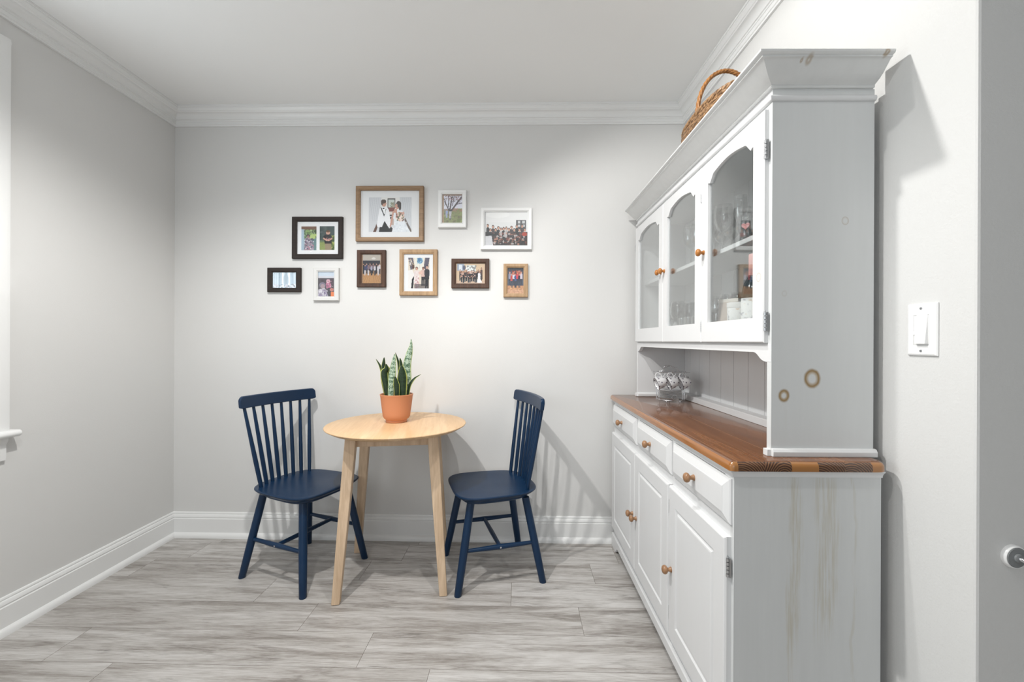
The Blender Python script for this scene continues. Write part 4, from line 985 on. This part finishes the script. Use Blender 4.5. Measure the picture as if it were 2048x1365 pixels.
# bottles on the cabinet floor
def bottle(x, y, label, body, cap, text=None, h=.27):
    t = thing('bottle', label, 'bottle', Hp(x, y, zb), -1.05)
    m = MB(); m.lathe([(.0005, 0), (.034, 0), (.036, .004), (.036, h*.52), (.030, h*.64), (.016, h*.74), (.013, h*.80), (.013, h*.97), (.0005, h*.97)], n=32); m.build('body', body, t, smooth=50)
    m = MB(); m.lathe([(.0142, h*.74), (.0155, h*.745), (.0150, h*.99), (.0140, h), (.0005, h)], n=24, cap=True); m.build('foil_cap', cap, t, smooth=50)
    m = MB(); m.lathe([(.0364, .018), (.0366, .020), (.0366, .128), (.0364, .130)], n=40, cap=False); lb = m.build('label', M_bl, t, smooth=50)
    if text:
        cu = bpy.data.curves.new('lettering', 'FONT'); cu.body = text; cu.size = .021; cu.extrude = .0002; cu.align_x = 'CENTER'
        tmp = bpy.data.objects.new('tmp', cu); COL.objects.link(tmp); dg = bpy.context.evaluated_depsgraph_get(); me = bpy.data.meshes.new_from_object(tmp.evaluated_get(dg)); bpy.data.objects.remove(tmp)
        for v_ in me.vertices:                      # wrap the letters round the label
            a = v_.co.x/.0368; v_.co = Vector((.0370*math.sin(a), -.0370*math.cos(a)-v_.co.z*0, v_.co.y+.103))
        me.materials.clear(); me.materials.append(M_black); o = bpy.data.objects.new('lettering', me); COL.objects.link(o); o.parent = lb
    return t
def blabel():
    k = NT('bottle_label'); f = k.noise(k.co(), 55, 4, .6); c = k.ramp(f, [(.34, (.30, .30, .34)), (.44, (.80, .80, .79)), (.60, (.82, .82, .80)), (.70, (.62, .42, .26))]); return k.fin(c, .6)
M_bl = blabel()
M_btl = glass_mat('pale_bottle_glass', (.80, .84, .82), .06, 1.4)
bottle(.190, .150, 'bottle with black lettering on its white label, behind the right door nearest its hinge', M_btl, M_pinkcap, 'Marc', .29)
bottle(.185, .245, 'bottle with pink foil cap and dark drink behind the middle of the right door', M_darkliq, M_pinkcap, None, .27)
bx = thing('snack_pouch', 'crinkled beige snack pouch on the cabinet floor behind the right door', 'pouch', Hp(.175, .385, zb), -1.1)
m = MB(); R = []
for k, (wd, dp) in enumerate(((.034, .020), (.040, .024), (.039, .020), (.038, .012), (.038, .003))):
    R.append([Vector((wd*math.cos(a)*(1+.03*math.sin(a*5+k)), dp*math.sin(a), .033*k)) for a in [2*PI*j/24 for j in range(24)]])
m.loft(R); m.build('film', plain('beige_film', (.62, .52, .45), .3, noise=.45), bx, smooth=60)
m = MB(); m.box(-.038, .038, -.003, .003, .131, .142); m.build('sealed_top', plain('clear_seal', (.66, .62, .56), .3), bx)
pt = lathe_obj('glass_pitcher', [(.0005, 0), (.040, 0), (.042, .003), (.044, .17), (.043, .17), (.0405, .006), (.0005, .005)], M_gware); put(pt, .275, .33, zb); tag(pt, 'straight clear glass pitcher behind the snack pouch in the right door', 'pitcher')
cn_ = thing('printed_canister', 'white patterned canister on the cabinet floor between the snack pouch and the bottles', 'canister', Hp(.165, .310, zb), -1.0)
m = MB(); m.lathe([(.0005, 0), (.028, 0), (.029, .002), (.029, .105), (.0005, .105)], n=32); m.build('body', M_bl, cn_, smooth=50)
m = MB(); m.lathe([(.0005, .1052), (.030, .1052), (.0305, .107), (.030, .122), (.0005, .124)], n=32); m.build('lid', M_labelw, cn_, smooth=50)
tl = thing('teal_tube', 'slim teal and white tube standing behind the right door bottles', 'tube', Hp(.28, .255, zb), 0)
m = MB(); m.lathe([(.0005, 0), (.012, 0), (.012, .17), (.0005, .17)], n=16); m.build('body', M_labelw, tl, smooth=50); m = MB(); m.lathe([(.0005, .17), (.0125, .17), (.0115, .21), (.0005, .21)], n=16); m.build('cap', M_tealp, tl, smooth=50)

# ------------------------------------------------------------------ light switch and gate mount
sw = thing('light_switch', 'white rocker dimmer switch plate on the right wall beside the cabinet', 'light switch', (XR, 1.034, 1.1915))
m = MB(); R = []
for i, o in ((0, 0), (0, .003), (.002, .0055), (.005, .0068)):
    R.append([Vector((-o, y, z)) for y, z in ((-.0375+i, -.063+i), (.0375-i, -.063+i), (.0375-i, .063-i), (-.0375+i, .063-i))])
m.loft(R); m.build('wall_plate', M_plate, sw, smooth=0, bevel=.001)
m = MB(); m.prism([(-.0066, -.0175, -.0345), (-.0066, -.0175, .0345), (-.0085, -.0175, .0345), (-.0145, -.0175, -.0345)], (0, .028, 0)); m.build('rocker', M_plate, sw, bevel=.001)
m = MB(); m.box(-.0078, -.0066, -.0195, .0195, -.0365, -.0345); m.box(-.0078, -.0066, -.0195, .0195, .0345, .0365); m.box(-.0078, -.0066, -.0195, -.0175, -.0365, .0365); m.box(-.0078, -.0066, .0180, .0195, -.0365, .0365); m.build('rocker_surround', M_plate, sw, bevel=.0005)
m = MB(); m.box(-.0095, -.0066, -.0180+.030, .0178, -.012, -.004); m.build('dimmer_slider', M_plate, sw)
for z in (-.051, .051):
    m = MB(); m.lathe([(.0002, 0), (.0033, 0), (.0028, .0012), (.0002, .0014)], n=16, mat=Matrix.Translation((-.0068, 0, z)) @ Matrix.Rotation(-PI/2, 4, 'Y')); sc = m.build('screw', M_steel, sw, smooth=50)

gp = at(2023.5, 1112, YE); gm_ = thing('gate_mount', 'round white wall cup with grey pad and chrome spindle on the right wall end', 'gate mount', (gp.x, YE, gp.z))
Rg = Matrix.Rotation(PI/2, 4, 'X')
m = MB(); m.lathe([(.0003, 0), (.0245, 0), (.0250, .002), (.0240, .008), (.0225, .010), (.0212, .010), (.0212, .004), (.0003, .004)], n=40, mat=Rg); m.build('wall_cup', M_plate, gm_, smooth=50)
m = MB(); m.lathe([(.0003, .0042), (.0208, .0042), (.0208, .0095), (.0198, .0110), (.0185, .0105), (.0095, .0115), (.0090, .0150), (.0075, .0160), (.0003, .0160)], n=40, mat=Rg); m.build('pad', M_greyrub, gm_, smooth=40)
m = MB(); m.lathe([(.0003, .0158), (.0042, .0158)]+[(.0042-(.0006 if k % 2 else 0), .018+.0012*k) for k in range(24)]+[(.0003, .047)], n=20, mat=Rg); m.build('spindle', M_chrome, gm_, smooth=50)
m = MB(); m.lathe([(.0003, .0465), (.0095, .0465), (.0105, .049), (.0105, .062), (.0003, .062)], n=6, mat=Rg); m.build('adjuster_nut', M_black, gm_, smooth=0, bevel=.001)
